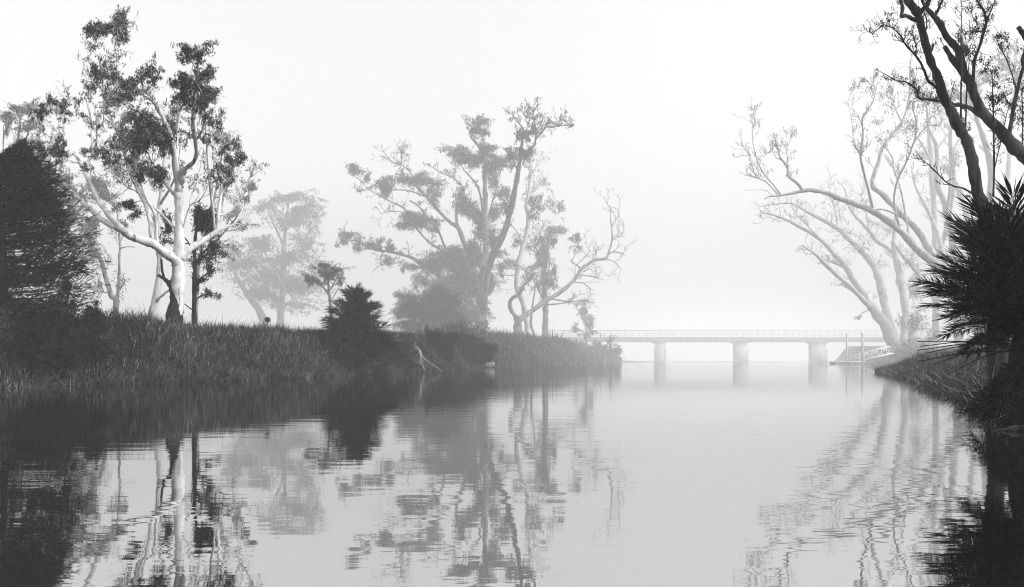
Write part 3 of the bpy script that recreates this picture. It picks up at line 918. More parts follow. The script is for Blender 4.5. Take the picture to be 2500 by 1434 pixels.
# --- leaning, mostly dead tree
c2_limbs = [
    [(1265, 818, 11), (1264, 788, 11), (1265, 772, 10)],
    [(1262, 778, 6), (1255, 769, 5), (1246, 753, 5), (1245, 739, 4.8), (1253, 726, 4.5), (1268, 717, 4), (1280, 697, 3.5), (1295, 680, 3), (1304, 666, 2.4)],
    [(1268, 780, 8), (1282, 770, 6.5), (1307, 753, 6), (1331, 735, 6), (1351, 724, 5.5), (1375, 709, 5.5), (1395, 690, 5), (1412, 670, 5), (1420, 656, 4.5), (1439, 643, 4), (1456, 634, 4), (1478, 632, 3.6), (1485, 619, 3), (1492, 597, 2.6), (1495, 578, 2.2), (1493, 555, 1.8), (1490, 529, 1.4), (1491, 512, 1.1), (1480, 494, .8), (1475, 482, .4)],
    [(1493, 555, 1.3), (1504, 536, 1.2), (1511, 524, 1), (1508, 509, .6)], [(1494, 588, 1.3), (1505, 580, 1.2), (1514, 563, .6)], [(1505, 580, .9), (1526, 577, .5)],
    [(1484, 622, 2), (1497, 615, 1.8), (1514, 618, 1.6), (1527, 623, 1)], [(1479, 634, 1.5), (1495, 637, 1.3), (1509, 648, 1.1), (1517, 659, .6)],
    [(1418, 657, 2), (1407, 647, 1.8), (1396, 640, 1.6), (1402, 626, 1.3), (1405, 612, 1), (1410, 590, .6)], [(1408, 647, 1.4), (1424, 631, 1.2), (1438, 616, 1), (1441, 602, .5)],
    [(1420, 672, 1.6), (1443, 675, 1.4), (1462, 679, .9)], [(1403, 690, 1.6), (1424, 692, 1.3), (1438, 702, 1), (1448, 710, .5)],
    [(1346, 730, 2), (1368, 734, 1.8), (1392, 736, 1.7), (1400, 728, 1.5), (1407, 718, 1)], [(1335, 744, 2), (1365, 742, 1.8), (1400, 736, 1.5), (1429, 732, .8)],
    [(1424, 664, 1.8), (1434, 659, 1.4), (1443, 657, 1.2), (1447, 664, .8)]]
build_tree('leaning_dead_tree', 'leaning nearly bare tree with one long crooked limb reaching out over the river', 178.0, (1265, 818), M['grey_bark'], M['gum_leaf'],
           c2_limbs, [(1412, 585, 14, 16, .9), (1408, 600, 12, 12, .6)], dens=0.9, leafpx=(6, 1.8), clump=7,
           bare=((2, 10), (3, 4), (4, 4), (6, 3), (7, 3), (8, 3), (9, 5), (10, 3), (11, 4), (12, 2), (13, 3)))
build_tree('upright_gum_tree', 'pale upright gum standing in mist behind the leaning dead tree', 195.0, (1288, 818), M['pale_bark'], M['gum_leaf'],
           [[(1289, 818, 6), (1284, 770, 6.5), (1272, 724, 7), (1262, 700, 7), (1265, 651, 6.5), (1277, 602, 6), (1287, 565, 5.5), (1290, 529, 5), (1284, 500, 4), (1292, 465, 3), (1295, 428, 2), (1292, 398, 1)],
            [(1286, 490, 4), (1303, 465, 3.5), (1320, 451, 2.5), (1330, 453, 1)], [(1278, 600, 2.5), (1256, 557, 2), (1240, 550, 1)], [(1288, 580, 2.2), (1310, 570, 2), (1331, 551, 1.6), (1362, 523, 1), (1366, 510, .6)], [(1265, 660, 2), (1240, 640, 1.6), (1222, 618, 1)], [(1294, 440, 1.5), (1310, 405, 1.2), (1325, 375, .6)]],
           [(1320, 500, 22, 18, .7), (1300, 490, 22, 13, .7), (1335, 485, 18, 16, .5), (1364, 505, 9, 11), (1230, 652, 22, 10), (1215, 665, 15, 10, .8), (1246, 640, 17, 10), (1222, 617, 17, 12, .8), (1302, 602, 14, 11, .7), (1300, 520, 20, 18, .5), (1272, 700, 14, 12, .8), (1260, 590, 18, 16, .5)],
           dens=1.0, leafpx=(6, 2), clump=7.5, sprigs=(90, 20, 8, 700), bare=((0, 6), (1, 4), (5, 4), (3, 3)))
build_tree('weeping_gum_tree', 'slim weeping gum with hanging foliage, right of the leaning dead trunk', 205.0, (1331, 820), M['grey_bark'], M['gum_leaf'],
           [[(1331, 820, 8), (1332, 783, 6.5), (1332, 748, 6), (1329, 712, 5.5), (1327, 680, 4.5), (1332, 640, 3.5), (1338, 600, 2.5), (1342, 560, 1.5)], [(1331, 740, 2.5), (1318, 715, 2), (1305, 690, 1.2)], [(1329, 700, 2.5), (1348, 670, 2), (1354, 630, 1)], [(1332, 650, 2), (1318, 620, 1.6), (1312, 590, .8)], [(1305, 820, 3), (1296, 790, 3), (1300, 750, 2.4), (1306, 710, 1.4)]],
           [(1340, 560, 22, 15, 1.2), (1320, 575, 16, 13), (1350, 582, 13, 18), (1332, 610, 26, 18), (1310, 620, 17, 14), (1315, 642, 18, 14, 1.2), (1336, 632, 18, 16), (1346, 662, 15, 18), (1330, 682, 20, 18, .9), (1310, 690, 17, 14, .9), (1352, 692, 11, 18, .8), (1340, 700, 14, 20, .6), (1296, 660, 16, 14, .6)],
           dens=1.05, leafpx=(6.5, 1.8), clump=7.5, droop=1.3)
build_tree('bridge_end_tree', 'small faint drooping tree beside the left end of the bridge', 262.0, (1430, 836), M['grey_bark'], M['gum_leaf'],
           [[(1432, 840, 2.4), (1431, 810, 2), (1428, 785, 1.8), (1424, 755, 1.4), (1420, 730, .8)], [(1430, 800, 1.2), (1440, 785, .9), (1446, 775, .6)], [(1430, 815, 1.2), (1415, 805, 1), (1403, 800, .6)]],
           [(1420, 735, 18, 7), (1425, 755, 14, 10), (1430, 775, 16, 11), (1442, 790, 15, 9), (1405, 802, 11, 8), (1446, 808, 12, 8), (1425, 815, 12, 8, .6)], dens=1.1, leafpx=(6, 1.8), clump=6)
# --- trees on the right
r3_limbs = [
    [(2430, 880, 18), (2410, 840, 17), (2380, 760, 15), (2330, 690, 13), (2278, 640, 11), (2239, 609, 9.5), (2220, 587, 9), (2183, 551, 8), (2131, 516, 7.5), (2087, 498, 7), (2053, 485, 7), (2017, 471, 6), (1975, 464, 5), (1939, 471, 3.5), (1903, 478, 2.5), (1880, 480, 1.8), (1866, 486, 1.2)],
    [(2290, 650, 10), (2278, 629, 9), (2256, 584, 8.5), (2234, 556, 8), (2206, 529, 7.5), (2183, 506, 7), (2156, 476, 6.5), (2131, 453, 5.5), (2136, 420, 4.8), (2144, 400, 4.5), (2158, 358, 4), (2178, 330, 3.8), (2203, 297, 3.5), (2219, 246, 3), (2222, 205, 2.4), (2222, 167, 2), (2226, 130, 1)],
    [(2132, 514, 3.6), (2117, 452, 3.2), (2103, 396, 2.8), (2101, 374, 2.6), (2106, 332, 2.3), (2105, 296, 2), (2112, 276, 1.6), (2130, 250, 1.2), (2140, 215, .7)],
    [(1960, 465, 4), (1944, 446, 3.6), (1925, 430, 3.2), (1922, 407, 2.6), (1905, 385, 2.2), (1900, 363, 1.8), (1894, 353, 1.5), (1885, 357, 1.3), (1886, 368, 1.1), (1866, 379, .7)],
    [(1908, 478, 2.2), (1886, 449, 2), (1861, 418, 1.8), (1847, 385, 1.5), (1839, 351, 1.3), (1837, 318, 1.1), (1845, 304, .9), (1840, 279, .7), (1843, 265, .4)],
    [(1900, 476, 1.9), (1872, 446, 1.7), (1847, 432, 1.5), (1837, 407, 1.3), (1830, 379, 1.1), (1816, 360, .9), (1797, 351, .5)],
    [(1831, 381, .9), (1805, 381, .8), (1799, 386, .4)], [(1886, 478, 1), (1875, 468, .9), (1858, 464, .8), (1816, 465, .4)], [(1922, 405, 1.1), (1923, 390, 1), (1922, 363, .9), (1935, 329, .4)], [(1848, 432, .9), (1830, 430, .8), (1813, 424, .4)],
    [(2221, 590, 3), (2214, 543, 2.6), (2203, 481, 2.3), (2195, 450, 2), (2183, 417, 1.7), (2178, 383, 1.4), (2156, 353, .9), (2150, 320, .6)],
    [(2197, 556, 3), (2186, 517, 2.8), (2183, 478, 2.6), (2192, 439, 2.4), (2211, 400, 2.2), (2225, 364, 2), (2236, 328, 1.8), (2236, 293, 1.5), (2228, 258, 1), (2240, 220, .6)],
    [(2225, 360, 1.6), (2252, 319, 1.4), (2273, 305, 1.2), (2295, 307, 1), (2300, 290, .5)],
    [(2131, 512, 1.6), (2155, 512, 2), (2175, 518, 2.4), (2188, 525, 2.5)],
    [(2203, 300, 1.8), (2190, 275, 1.4), (2180, 235, 1.1), (2185, 190, .6)], [(2101, 380, 1.2), (2085, 350, 1), (2080, 300, .8), (2070, 250, .4)],
]
build_tree('arching_gum_tree', 'pale gum arching a long bare limb leftwards out over the water', 118.0, (2430, 868), M['pale_bark'], M['gum_leaf'], r3_limbs,
           [(2130, 200, 22, 18, .5), (2165, 230, 22, 26, .5), (2172, 262, 17, 22, .5), (2140, 290, 17, 20, .4), (2085, 210, 24, 18, .35), (2110, 190, 20, 16, .4), (2232, 180, 18, 18, .5), (2262, 200, 26, 22, .5), (2252, 240, 22, 18, .5), (2282, 250, 22, 18, .5), (2220, 300, 22, 18, .4), (2150, 340, 20, 16, .3), (2185, 160, 18, 18, .35)],
           dens=0.75, clump=8, perclump=18, leafpx=(6.5, 1.6), depthspread=0.8, sprigs=(160, 22, 5, 440),
           bare=((2, 9), (3, 8), (4, 10), (5, 7), (8, 4), (10, 7), (11, 8), (12, 6), (14, 5), (15, 6), (1, 6)))
r4_limbs = [
    [(2200, 880, 19), (2192, 860, 17), (2176, 825, 15), (2157, 790, 13), (2132, 756, 11), (2113, 731, 9), (2082, 681, 7.5), (2066, 652, 6.5), (2032, 615, 5), (1997, 580, 4.5), (1944, 549, 4), (1897, 527, 3), (1859, 519, 1.5)],
    [(2128, 754, 6), (2091, 715, 5.5), (2054, 681, 5), (2022, 652, 4.5), (1994, 624, 3.5), (1958, 599, 1.5)], [(2068, 655, 3), (2042, 645, 2.6), (2020, 636, 2.2), (1994, 624, 1.8)], [(2085, 710, 3.5), (2065, 700, 3), (2051, 693, 2.4)],
    [(2182, 830, 12), (2176, 794, 11), (2164, 762, 10), (2151, 699, 9), (2138, 662, 8.5), (2120, 630, 8), (2088, 599, 7), (2066, 577, 6.5), (2047, 558, 6), (2007, 536, 5), (1969, 517, 3.5), (1938, 499, 2.5), (1906, 497, 2), (1859, 505, 1)],
    [(2205, 840, 10), (2211, 778, 9), (2207, 731, 9), (2198, 684, 8.5), (2189, 637, 7.5), (2182, 599, 6), (2185, 550, 4), (2190, 500, 2)],
    [(2186, 625, 5), (2165, 605, 5), (2142, 590, 5), (2120, 561, 4.6), (2088, 527, 4), (2070, 496, 3), (2062, 460, 1.5)],
    [(2290, 745, 6), (2258, 693, 5.5), (2226, 649, 5), (2201, 621, 4), (2180, 590, 2.5)],
    [(2130, 755, 1.6), (2110, 762, 1.2), (2085, 782, .7)], [(2046, 557, 2.5), (2040, 520, 2), (2030, 480, 1.4), (2020, 440, .8)], [(2120, 560, 2.2), (2115, 520, 1.8), (2100, 470, 1)],
    [(2004, 588, 1.8), (1975, 555, 1.4), (1950, 530, 1), (1935, 510, .5)],
]
build_tree('fanning_gum_tree', 'faint gum on the point whose many stems fan out to the left', 195.0, (2200, 882), M['pale_bark'], M['gum_leaf'], r4_limbs,
           [(2225, 815, 34, 30, 1.1), (2245, 780, 30, 30, .9), (2210, 850, 30, 16, 1), (2060, 570, 34, 20, .3), (2100, 605, 34, 24, .4), (2170, 560, 34, 26, .35), (2240, 715, 26, 32, .6), (2100, 775, 13, 5, .8), (2270, 830, 26, 26, 1), (2060, 520, 24, 20, .3), (2140, 640, 26, 20, .3), (2230, 620, 30, 26, .4), (2020, 480, 18, 18, .25), (2110, 500, 24, 20, .3)],
           dens=0.8, leafpx=(5.5, 1.6), clump=7, perclump=18, sprigs=(160, 22, 4, 700), bare=((0, 8), (1, 6), (4, 10), (6, 8), (5, 6), (9, 6), (10, 6), (7, 4), (11, 5)))
build_tree('straight_gum_tree', 'misty upright gum behind the palm, right of the arching limb', 190.0, (2330, 868), M['pale_bark'], M['gum_leaf'],
           [[(2345, 880, 11), (2335, 700, 9.5), (2323, 573, 8), (2312, 523, 7.5), (2306, 495, 7), (2290, 456, 6), (2287, 411, 5.5), (2287, 361, 5), (2275, 330, 3), (2262, 300, 1.5)], [(2287, 362, 3.2), (2309, 336, 2.6), (2322, 312, 1.6), (2330, 280, .8)],
            [(2318, 700, 6), (2292, 579, 5), (2273, 531, 4.2), (2250, 487, 3.4), (2231, 445, 2), (2226, 410, 1)], [(2311, 520, 3), (2318, 470, 3), (2321, 420, 2.4), (2330, 370, 1.5)]],
           [(2330, 400, 22, 26, .4), (2270, 480, 22, 22, .3), (2300, 300, 22, 18, .4), (2250, 420, 22, 18, .3), (2335, 280, 24, 20, .4)], dens=0.8, leafpx=(6, 1.6), perclump=16, bare=((0, 8), (1, 5), (2, 8), (3, 6)))
build_tree('distant_gum_tree', 'faint twin-stemmed gum deep in fog behind the right bank', 250.0, (2282, 862), M['pale_bark'], M['gum_leaf'],
           [[(2286, 872, 9), (2284, 650, 8), (2281, 537, 7.5), (2278, 467, 7), (2273, 383, 6), (2268, 328, 4), (2262, 260, 2)], [(2283, 640, 6), (2310, 560, 6), (2326, 453, 5.5), (2323, 383, 5), (2320, 328, 3.5), (2326, 250, 1.5)], [(2276, 400, 3), (2250, 350, 2.4), (2225, 320, 1.2)], [(2322, 380, 3), (2350, 320, 2.2), (2368, 260, 1)]],
           [(2262, 240, 30, 24, .6), (2325, 230, 30, 24, .6), (2225, 310, 26, 20, .5), (2370, 250, 30, 26, .6), (2240, 380, 24, 22, .4), (2350, 340, 24, 24, .4), (2300, 200, 30, 20, .5)], dens=0.9, leafpx=(6, 2), bare=((0, 5), (1, 5)))
build_tree('background_gum_tree', 'ghostly gum trunk leaning in fog right of the dark near trunk', 235.0, (2400, 862), M['pale_bark'], M['gum_leaf'],
           [[(2400, 872, 10), (2375, 640, 8), (2362, 537, 7), (2345, 473, 6.5), (2320, 425, 5.5), (2303, 403, 4)], [(2392, 800, 9), (2410, 560, 8), (2420, 420, 7), (2405, 350, 6), (2388, 300, 4), (2370, 240, 2)], [(2430, 872, 8), (2450, 560, 7), (2462, 420, 6), (2468, 300, 4), (2480, 200, 2)]],
           [(2410, 190, 36, 26, .6), (2450, 150, 36, 26, .6), (2485, 190, 26, 30, .6), (2440, 240, 34, 26, .5), (2380, 230, 26, 24, .5), (2478, 120, 24, 24, .5)], dens=0.9, leafpx=(6, 2), bare=((0, 4), (1, 6)))

r1_limbs = [
    [(2440, 890, 24), (2425, 700, 20), (2412, 560, 16), (2396, 501, 13.5), (2387, 467, 12.5), (2379, 425, 12), (2370, 378, 12), (2359, 342, 12), (2343, 314, 12.5), (2331, 290, 12), (2315, 259, 10.5), (2301, 229, 10.5), (2290, 190, 9.5), (2273, 150, 9), (2259, 106, 8.5), (2248, 61, 8.5), (2239, 31, 9), (2217, 5, 9), (2205, -25, 7.5), (2190, -80, 6), (2172, -150, 4)],
    [(2244, 42, 5.5), (2251, 25, 5), (2265, 8, 4.8), (2274, -30, 4), (2280, -80, 2.5)],
    [(2238, 50, 5), (2231, 47, 4.8), (2212, 39, 4.5), (2201, 40, 4.5), (2203, 17, 4.2), (2198, 2, 4), (2185, -25, 3)],
    [(2292, 222, 4), (2287, 215, 3.6), (2267, 198, 3.2), (2256, 173, 3), (2245, 150, 2.6), (2231, 131, 2.2), (2212, 111, 2), (2198, 86, 1.7), (2175, 67, 1.4), (2158, 64, 1.2), (2142, 72, 1), (2128, 82, .8), (2114, 71, .5)],
    [(2178, 68, 1), (2170, 57, .9), (2175, 45, .7), (2177, 34, .4)], [(2231, 131, 1.2), (2238, 116, 1.1), (2232, 100, .9), (2228, 80, .5)],
    [(2382, 476, 3), (2375, 473, 2.5), (2351, 460, 2.2), (2329, 455, 2), (2306, 442, 1.7), (2290, 425, 1.4), (2267, 403, 1.1), (2248, 386, .9), (2237, 372, .5)],
    [(2289, 425, .9), (2287, 412, .8), (2284, 400, .4)], [(2310, 445, .9), (2322, 438, .8), (2334, 437, .4)],
    [(2345, 316, 2.4), (2346, 237, 2), (2348, 181, 1.8), (2349, 111, 1.5), (2348, 60, 1.2), (2348, 5, .9), (2346, -30, .5)],
    [(2354, 330, 2.2), (2357, 307, 2), (2359, 251, 1.8), (2361, 200, 1.4), (2366, 150, 1), (2362, 110, .6)],
    [(2272, 130, 2.4), (2277, 118, 2.4), (2278, 107, 1.6)],
    [(2245, 70, 1.6), (2260, 75, 1.5), (2262, 50, 1.3), (2255, 25, 1), (2262, 5, .7)],
    [(2368, 480, 2.2), (2358, 478, 1.8)],
]
build_tree('dark_near_gum_tree', 'near dark gum trunk leaning left, rising from behind the palm out of the frame', 12.5, (2440, 885), M['dark_bark'], M['gum_leaf'], r1_limbs,
           [(2212, 70, 17, 18, .5), (2230, 60, 12, 14, .4), (2345, 95, 16, 18, .7), (2350, 125, 16, 16, .8), (2262, 30, 14, 18, .3)], dens=0.7, clump=9, perclump=14, leafpx=(9, 1.9), depthspread=0.7, sprigs=(110, 24, 7, 330),
           bare=((3, 9), (6, 7), (9, 7), (10, 5), (12, 3)))
r2_limbs = [
    [(2700, 900, 24), (2680, 700, 22), (2640, 560, 20), (2560, 440, 17), (2500, 379, 15), (2471, 354, 14), (2435, 312, 12.5), (2401, 276, 11.5), (2382, 242, 10.5), (2370, 206, 10), (2351, 173, 9.5), (2340, 125, 9), (2312, 92, 7.5), (2295, 58, 6.5), (2278, 39, 5.5), (2264, 22, 4.5), (2253, 5, 3.2), (2240, -35, 2)],
    [(2352, 182, 6.5), (2323, 142, 6), (2306, 114, 5)], [(2281, 42, 3.4), (2292, 22, 3), (2299, 5, 2.6), (2308, -30, 1.5)],
    [(2421, 302, 6), (2393, 282, 5.5), (2368, 265, 5), (2345, 257, 5), (2323, 255, 4.6), (2295, 248, 4), (2270, 243, 3.2), (2245, 240, 2.8), (2237, 218, 2.2), (2212, 201, 1.8), (2192, 198, 1.4), (2150, 176, .7)],
    [(2376, 200, 4.4), (2379, 150, 4), (2390, 117, 3.6), (2401, 81, 3.4), (2408, 56, 3.2), (2402, 28, 2.6), (2387, 4, 2), (2375, -30, 1.2)], [(2408, 56, 2), (2418, 30, 1.7), (2428, 5, 1.3), (2438, -30, .7)],
    [(2462, 350, 5), (2465, 323, 5), (2474, 268, 4.6), (2485, 212, 4.2), (2497, 167, 3.8), (2497, 140, 3.2), (2510, 90, 2.4)],
    [(2565, 448, 8), (2572, 360, 7.5), (2562, 270, 7), (2540, 180, 6.5), (2515, 115, 6), (2500, 86, 5.5), (2486, 67, 5)],
    [(2402, 80, 1.6), (2386, 76, 1.4), (2370, 82, 1.1), (2366, 100, .7)], [(2390, 70, 1), (2380, 50, .9), (2373, 35, .7), (2375, 20, .4)],
    [(2425, 480, 2.2), (2427, 400, 2), (2426, 330, 1.8), (2424, 240, 1.5), (2422, 180, 1)], [(2428, 410, 1.4), (2445, 340, 1.2), (2458, 280, 1), (2466, 250, .6)],
    [(2480, 215, 1.8), (2470, 180, 1.5), (2455, 140, 1.2), (2440, 115, .8), (2434, 95, .5)], [(2496, 360, 1.6), (2497, 280, 1.3), (2494, 220, .8)],
    [(2471, 226, 1.2), (2455, 235, 1), (2438, 230, .7)],
]
build_tree('dark_slanting_gum_tree', 'dark gum slanting in from the right edge, crossing behind the near trunk', 14.0, (2700, 885), M['dark_bark'], M['gum_leaf'], r2_limbs,
           [(2359, 125, 18, 20, .9), (2343, 100, 14, 16, .6), (2374, 132, 15, 18, .7), (2437, 84, 19, 15, .9), (2404, 156, 20, 13, .7), (2421, 178, 18, 13, .7), (2395, 140, 16, 14, .6), (2423, 240, 15, 22, .8), (2440, 251, 12, 16, .8), (2471, 251, 16, 15, .8), (2490, 280, 12, 22, .8), (2329, 212, 13, 17, .4), (2306, 50, 13, 17, .4), (2478, 290, 14, 18, .6), (2430, 205, 14, 14, .5), (2455, 120, 16, 13, .4), (2300, 100, 10, 12, .3), (2495, 210, 10, 18, .5)],
           dens=0.75, clump=9, perclump=15, leafpx=(9, 1.9), depthspread=0.7, sprigs=(240, 24, 8, 400), bare=((3, 6), (4, 4), (8, 4), (10, 9), (11, 6), (12, 4), (13, 5)))


# ------------------------------------------------------------------ bushes
def bush(name, label, D, base, stems, blobs, mat, bark, dens=1.0, cat='bush', **kw):
    return build_tree(name, label, D, base, bark, mat, stems, blobs, dens, cat=cat, **kw)


bush('spreading_bush', 'large grey misty bush at the foot of the huge centre gum', 140.0, (1050, 815),
     [[(1050, 818, 4), (1046, 780, 3.5), (1035, 745, 2.5), (1020, 720, 1.2)], [(1052, 800, 3), (1075, 760, 2.4), (1085, 725, 1.2)], [(1046, 790, 2.4), (1010, 765, 2), (985, 745, 1)]],
     [(1010, 750, 40, 26, 1.3), (1050, 735, 40, 28, 1.3), (1085, 775, 42, 26, 1.3), (1030, 790, 42, 18, 1.2), (985, 745, 20, 15), (1100, 740, 30, 26, 1.2), (970, 770, 16, 12, .6), (1070, 805, 40, 12, 1.2), (1125, 790, 26, 20, 1), (1000, 805, 26, 8, .8)],
     M['gum_leaf'], M['brown_bark'], 2.2, leafpx=(5.5, 1.9), clump=7)
bush('bank_end_bush', 'faint bush hanging over the water under the left end of the bridge', 236.0, (1478, 862),
     [[(1478, 872, 3), (1476, 855, 2.4), (1474, 840, 1.2)], [(1478, 868, 2), (1495, 855, 1.5), (1505, 850, .8)]],
     [(1475, 848, 26, 10, 1.2), (1498, 858, 18, 14, 1.2), (1460, 858, 24, 12, 1.1), (1508, 872, 10, 10, 1), (1485, 870, 24, 10, 1.1)],
     M['gum_leaf'], M['brown_bark'], 1.6, leafpx=(5.5, 2.2), clump=7)
bush('round_bush', 'round dark bush at the water edge right of the stump', 60.0, (1145, 890),
     [[(1145, 893, 4), (1143, 870, 3), (1140, 840, 1.6)], [(1146, 885, 3), (1165, 860, 2), (1175, 845, 1)], [(1144, 882, 2.6), (1120, 860, 2), (1112, 850, 1)]],
     [(1145, 850, 44, 26, 1.5), (1130, 865, 38, 22, 1.5), (1165, 865, 34, 22, 1.5), (1145, 832, 32, 14, 1.3), (1110, 868, 22, 20, 1.3), (1150, 884, 44, 12, 1.4), (1185, 872, 16, 14, 1)],
     M['dark_leaf'], M['brown_bark'], 2.2, leafpx=(5.5, 1.9), clump=7)
bush('creek_bush', 'low dark bush between the round palm and the stump', 38.0, (960, 880),
     [[(960, 895, 3), (958, 865, 2.4), (955, 840, 1.2)], [(961, 885, 2), (980, 860, 1.6), (990, 850, .8)]],
     [(955, 850, 26, 18, 1.2), (975, 868, 26, 16, 1.2), (940, 872, 24, 18, 1.2), (965, 888, 34, 12, 1.2), (985, 850, 14, 12, .8), (935, 835, 16, 12, .8)],
     M['dark_leaf'], M['brown_bark'], 1.8, leafpx=(6, 1.7), clump=7)
bush('midbank_bush', 'grey bush behind the stump below the spreading bush', 48.0, (1060, 870),
     [[(1060, 880, 3), (1056, 850, 2.4), (1050, 825, 1.2)]],
     [(1060, 835, 36, 18, 1.1), (1030, 842, 24, 14, 1), (1085, 850, 30, 18, 1.1), (1065, 868, 40, 14, 1), (1100, 820, 24, 12, .8)],
     M['gum_leaf'], M['brown_bark'], 1.8, leafpx=(6, 1.9), clump=7)
bush('left_edge_bush', 'low dark leafy bush below the conifer at the left bank', 18.2, (150, 880),
     [[(150, 900, 5), (148, 850, 4), (150, 800, 2.5), (155, 760, 1.2)], [(152, 870, 3.5), (195, 815, 2.6), (235, 775, 1.2)], [(148, 860, 3), (100, 810, 2.2), (70, 780, 1.2)], [(153, 850, 2.5), (175, 790, 1.8), (185, 760, .9)], [(160, 800, 1.4), (166, 735, 1.1), (168, 705, .7)]],
     [(190, 790, 38, 20, 1.3), (232, 768, 16, 13, 1.2), (245, 785, 14, 16, 1.1), (150, 800, 50, 26, 1.4), (215, 825, 34, 30, 1.3), (140, 850, 70, 34, 1.4), (60, 860, 80, 40, 1.3), (90, 800, 60, 30, 1.4), (165, 700, 12, 12, 1.2), (170, 745, 18, 12, .8), (20, 830, 40, 40, 1.3), (200, 868, 50, 20, 1.1)],
     M['dark_leaf'], M['brown_bark'], 1.7, leafpx=(8, 3.0), clump=9)


# --- dark conifer at the left edge: long feathery sprays
def conifer():
    D, k = 18.5, 18.5 / FPX
    b = W(15, 900, D)
    b[2] = float(ground_z(b[0], b[1])) - 0.1
    root = thing('feathery_conifer', 'dark feathery conifer filling the left edge above the bank', 'tree', b)
    tr = Tubes()
    trunk_px = [(15, 905, 12), (12, 800, 10), (10, 700, 9), (8, 600, 7), (5, 500, 5), (2, 420, 3), (0, 375, 1.5)]
    C = catmull(np.array(trunk_px, float), 4)
    tr.add([W(c[0], c[1], D) for c in C], C[:, 2] * k, 9)
    link('trunk', tr.mesh('trunk', b), M['brown_bark'], root)
    out = [(362, 60), (390, 90), (430, 130), (480, 160), (540, 190), (600, 205), (650, 212), (690, 205), (740, 190), (800, 170), (860, 140), (905, 100)]
    oy, ox = [o[0] for o in out], [o[1] for o in out]
    def w3(A):
        d_ = D + A[:, 2] * k
        return np.stack([(A[:, 0] - CX) / FPX * d_, d_, CAMH - (A[:, 1] - HY) / FPX * d_], 1)
    tb = Tubes()
    V, F, Cc, n = [], [], [], 0
    for i in range(520):
        y0 = rng.uniform(378, 900)
        if 540 < y0 < 770 and rng.uniform() < 0.45:
            continue
        side = 1 if rng.uniform() < 0.66 else -1
        reach = (np.interp(y0 - 18, oy, ox) if side > 0 else np.interp(y0 - 18, oy, ox) * 0.95) * rng.uniform(0.6, 1.02)
        dz = rng.uniform(-1, 1) * 190
        sh = math.sqrt(max(0.12, 1 - (dz / 260) ** 2))
        reach *= sh
        x0 = np.interp(y0, [375, 905], [0, 15])
        rise = rng.uniform(-10, 45) * (1 if y0 < 720 else 0.3)
        p0 = np.array([x0, y0, 0.0])
        p1 = np.array([x0 + side * reach * 0.5, y0 - rise * 0.25, dz * 0.5])
        p2 = np.array([x0 + side * reach, y0 - rise - rng.uniform(0, 12), dz])
        br = catmull(np.array([p0, p1, p2]), 6)
        tb.add([W(q[0], q[1], D + q[2] * k) for q in br], np.linspace(2.2, 0.4, len(br)) * k, 4, False)
        dens = 95 if y0 < 500 else (60 if y0 < 760 else 50)
        m = int(dens * rng.uniform(0.7, 1.2))
        t = rng.uniform(0.0, 1, m) ** 0.8 * (len(br) - 1.001)
        ti = t.astype(int)
        fr_ = (t - ti)[:, None]
        base = br[ti] * (1 - fr_) + br[ti + 1] * fr_
        dirv = np.stack([side * rng.uniform(0.3, 1.0, m), rng.normal(-0.22, 0.42, m), rng.normal(0, 0.5, m)], 1)
        dirv /= np.linalg.norm(dirv, axis=1)[:, None]
        L = rng.uniform(14, 34, m)[:, None]
        tip = base + dirv * L + rng.normal(0, 2.0, (m, 3))
        base = base + rng.normal(0, 7.0, (m, 3))

        A, B = w3(base), w3(tip)
        s = np.cross(B - A, rng.normal(0, 1, (m, 3)))
        s /= np.linalg.norm(s, axis=1)[:, None] + 1e-9
        w = rng.uniform(0.8, 1.9, m)[:, None] * k
        mid = A * 0.55 + B * 0.45 + np.array([0, 0, -0.01])
        V.append(np.stack([A, mid + s * w, B, mid - s * w], 1).reshape(-1, 3))
        F.append(np.arange(4 * m).reshape(-1, 4) + n)
        n += 4 * m
        Cc.append(np.repeat(np.clip(rng.beta(1, 3, m) * rng.uniform(.4, 1.6), 0, 1), 4))
    for i in range(150):                       # long fine shoots feathering out at the edge
        y0 = rng.uniform(400, 800)
        xe = np.interp(y0, oy, ox)
        p0 = np.array([xe * rng.uniform(0.45, 0.9), y0 + rng.uniform(0, 14), rng.uniform(-70, 70)])
        L = rng.uniform(35, 95) * (1 if y0 > 520 else 0.45)
        a_ = rng.normal(-0.22, 0.28)
        p2 = p0 + np.array([math.cos(a_), math.sin(a_), rng.uniform(-.4, .4)]) * L
        p1 = (p0 + p2) / 2 + np.array([0, rng.uniform(0, .12) * L, 0])
        br = catmull(np.array([p0, p1, p2]), 5)
        tb.add([W(q[0], q[1], D + q[2] * k) for q in br], np.linspace(0.9, 0.45, len(br)) * k, 3, False)
        m = rng.integers(4, 12)
        idx = rng.integers(3, len(br), m)
        base = br[idx]
        aa = a_ + rng.normal(0, 0.45, m)
        tip = base + np.stack([np.cos(aa), np.sin(aa), rng.normal(0, .4, m)], 1) * rng.uniform(10, 26, m)[:, None]
        A, B = w3(base), w3(tip)
        s_ = np.cross(B - A, rng.normal(0, 1, (m, 3)))
        s_ /= np.linalg.norm(s_, axis=1)[:, None] + 1e-9
        w = rng.uniform(0.6, 1.2, m)[:, None] * k
        mid = A * 0.55 + B * 0.45
        V.append(np.stack([A, mid + s_ * w, B, mid - s_ * w], 1).reshape(-1, 3))
        F.append(np.arange(4 * m).reshape(-1, 4) + n)
        n += 4 * m
        Cc.append(np.repeat(np.clip(rng.beta(1, 3, m), 0, 1), 4))
    link('branches', tb.mesh('branches', b), M['brown_bark'], root)['kind'] = 'stuff'
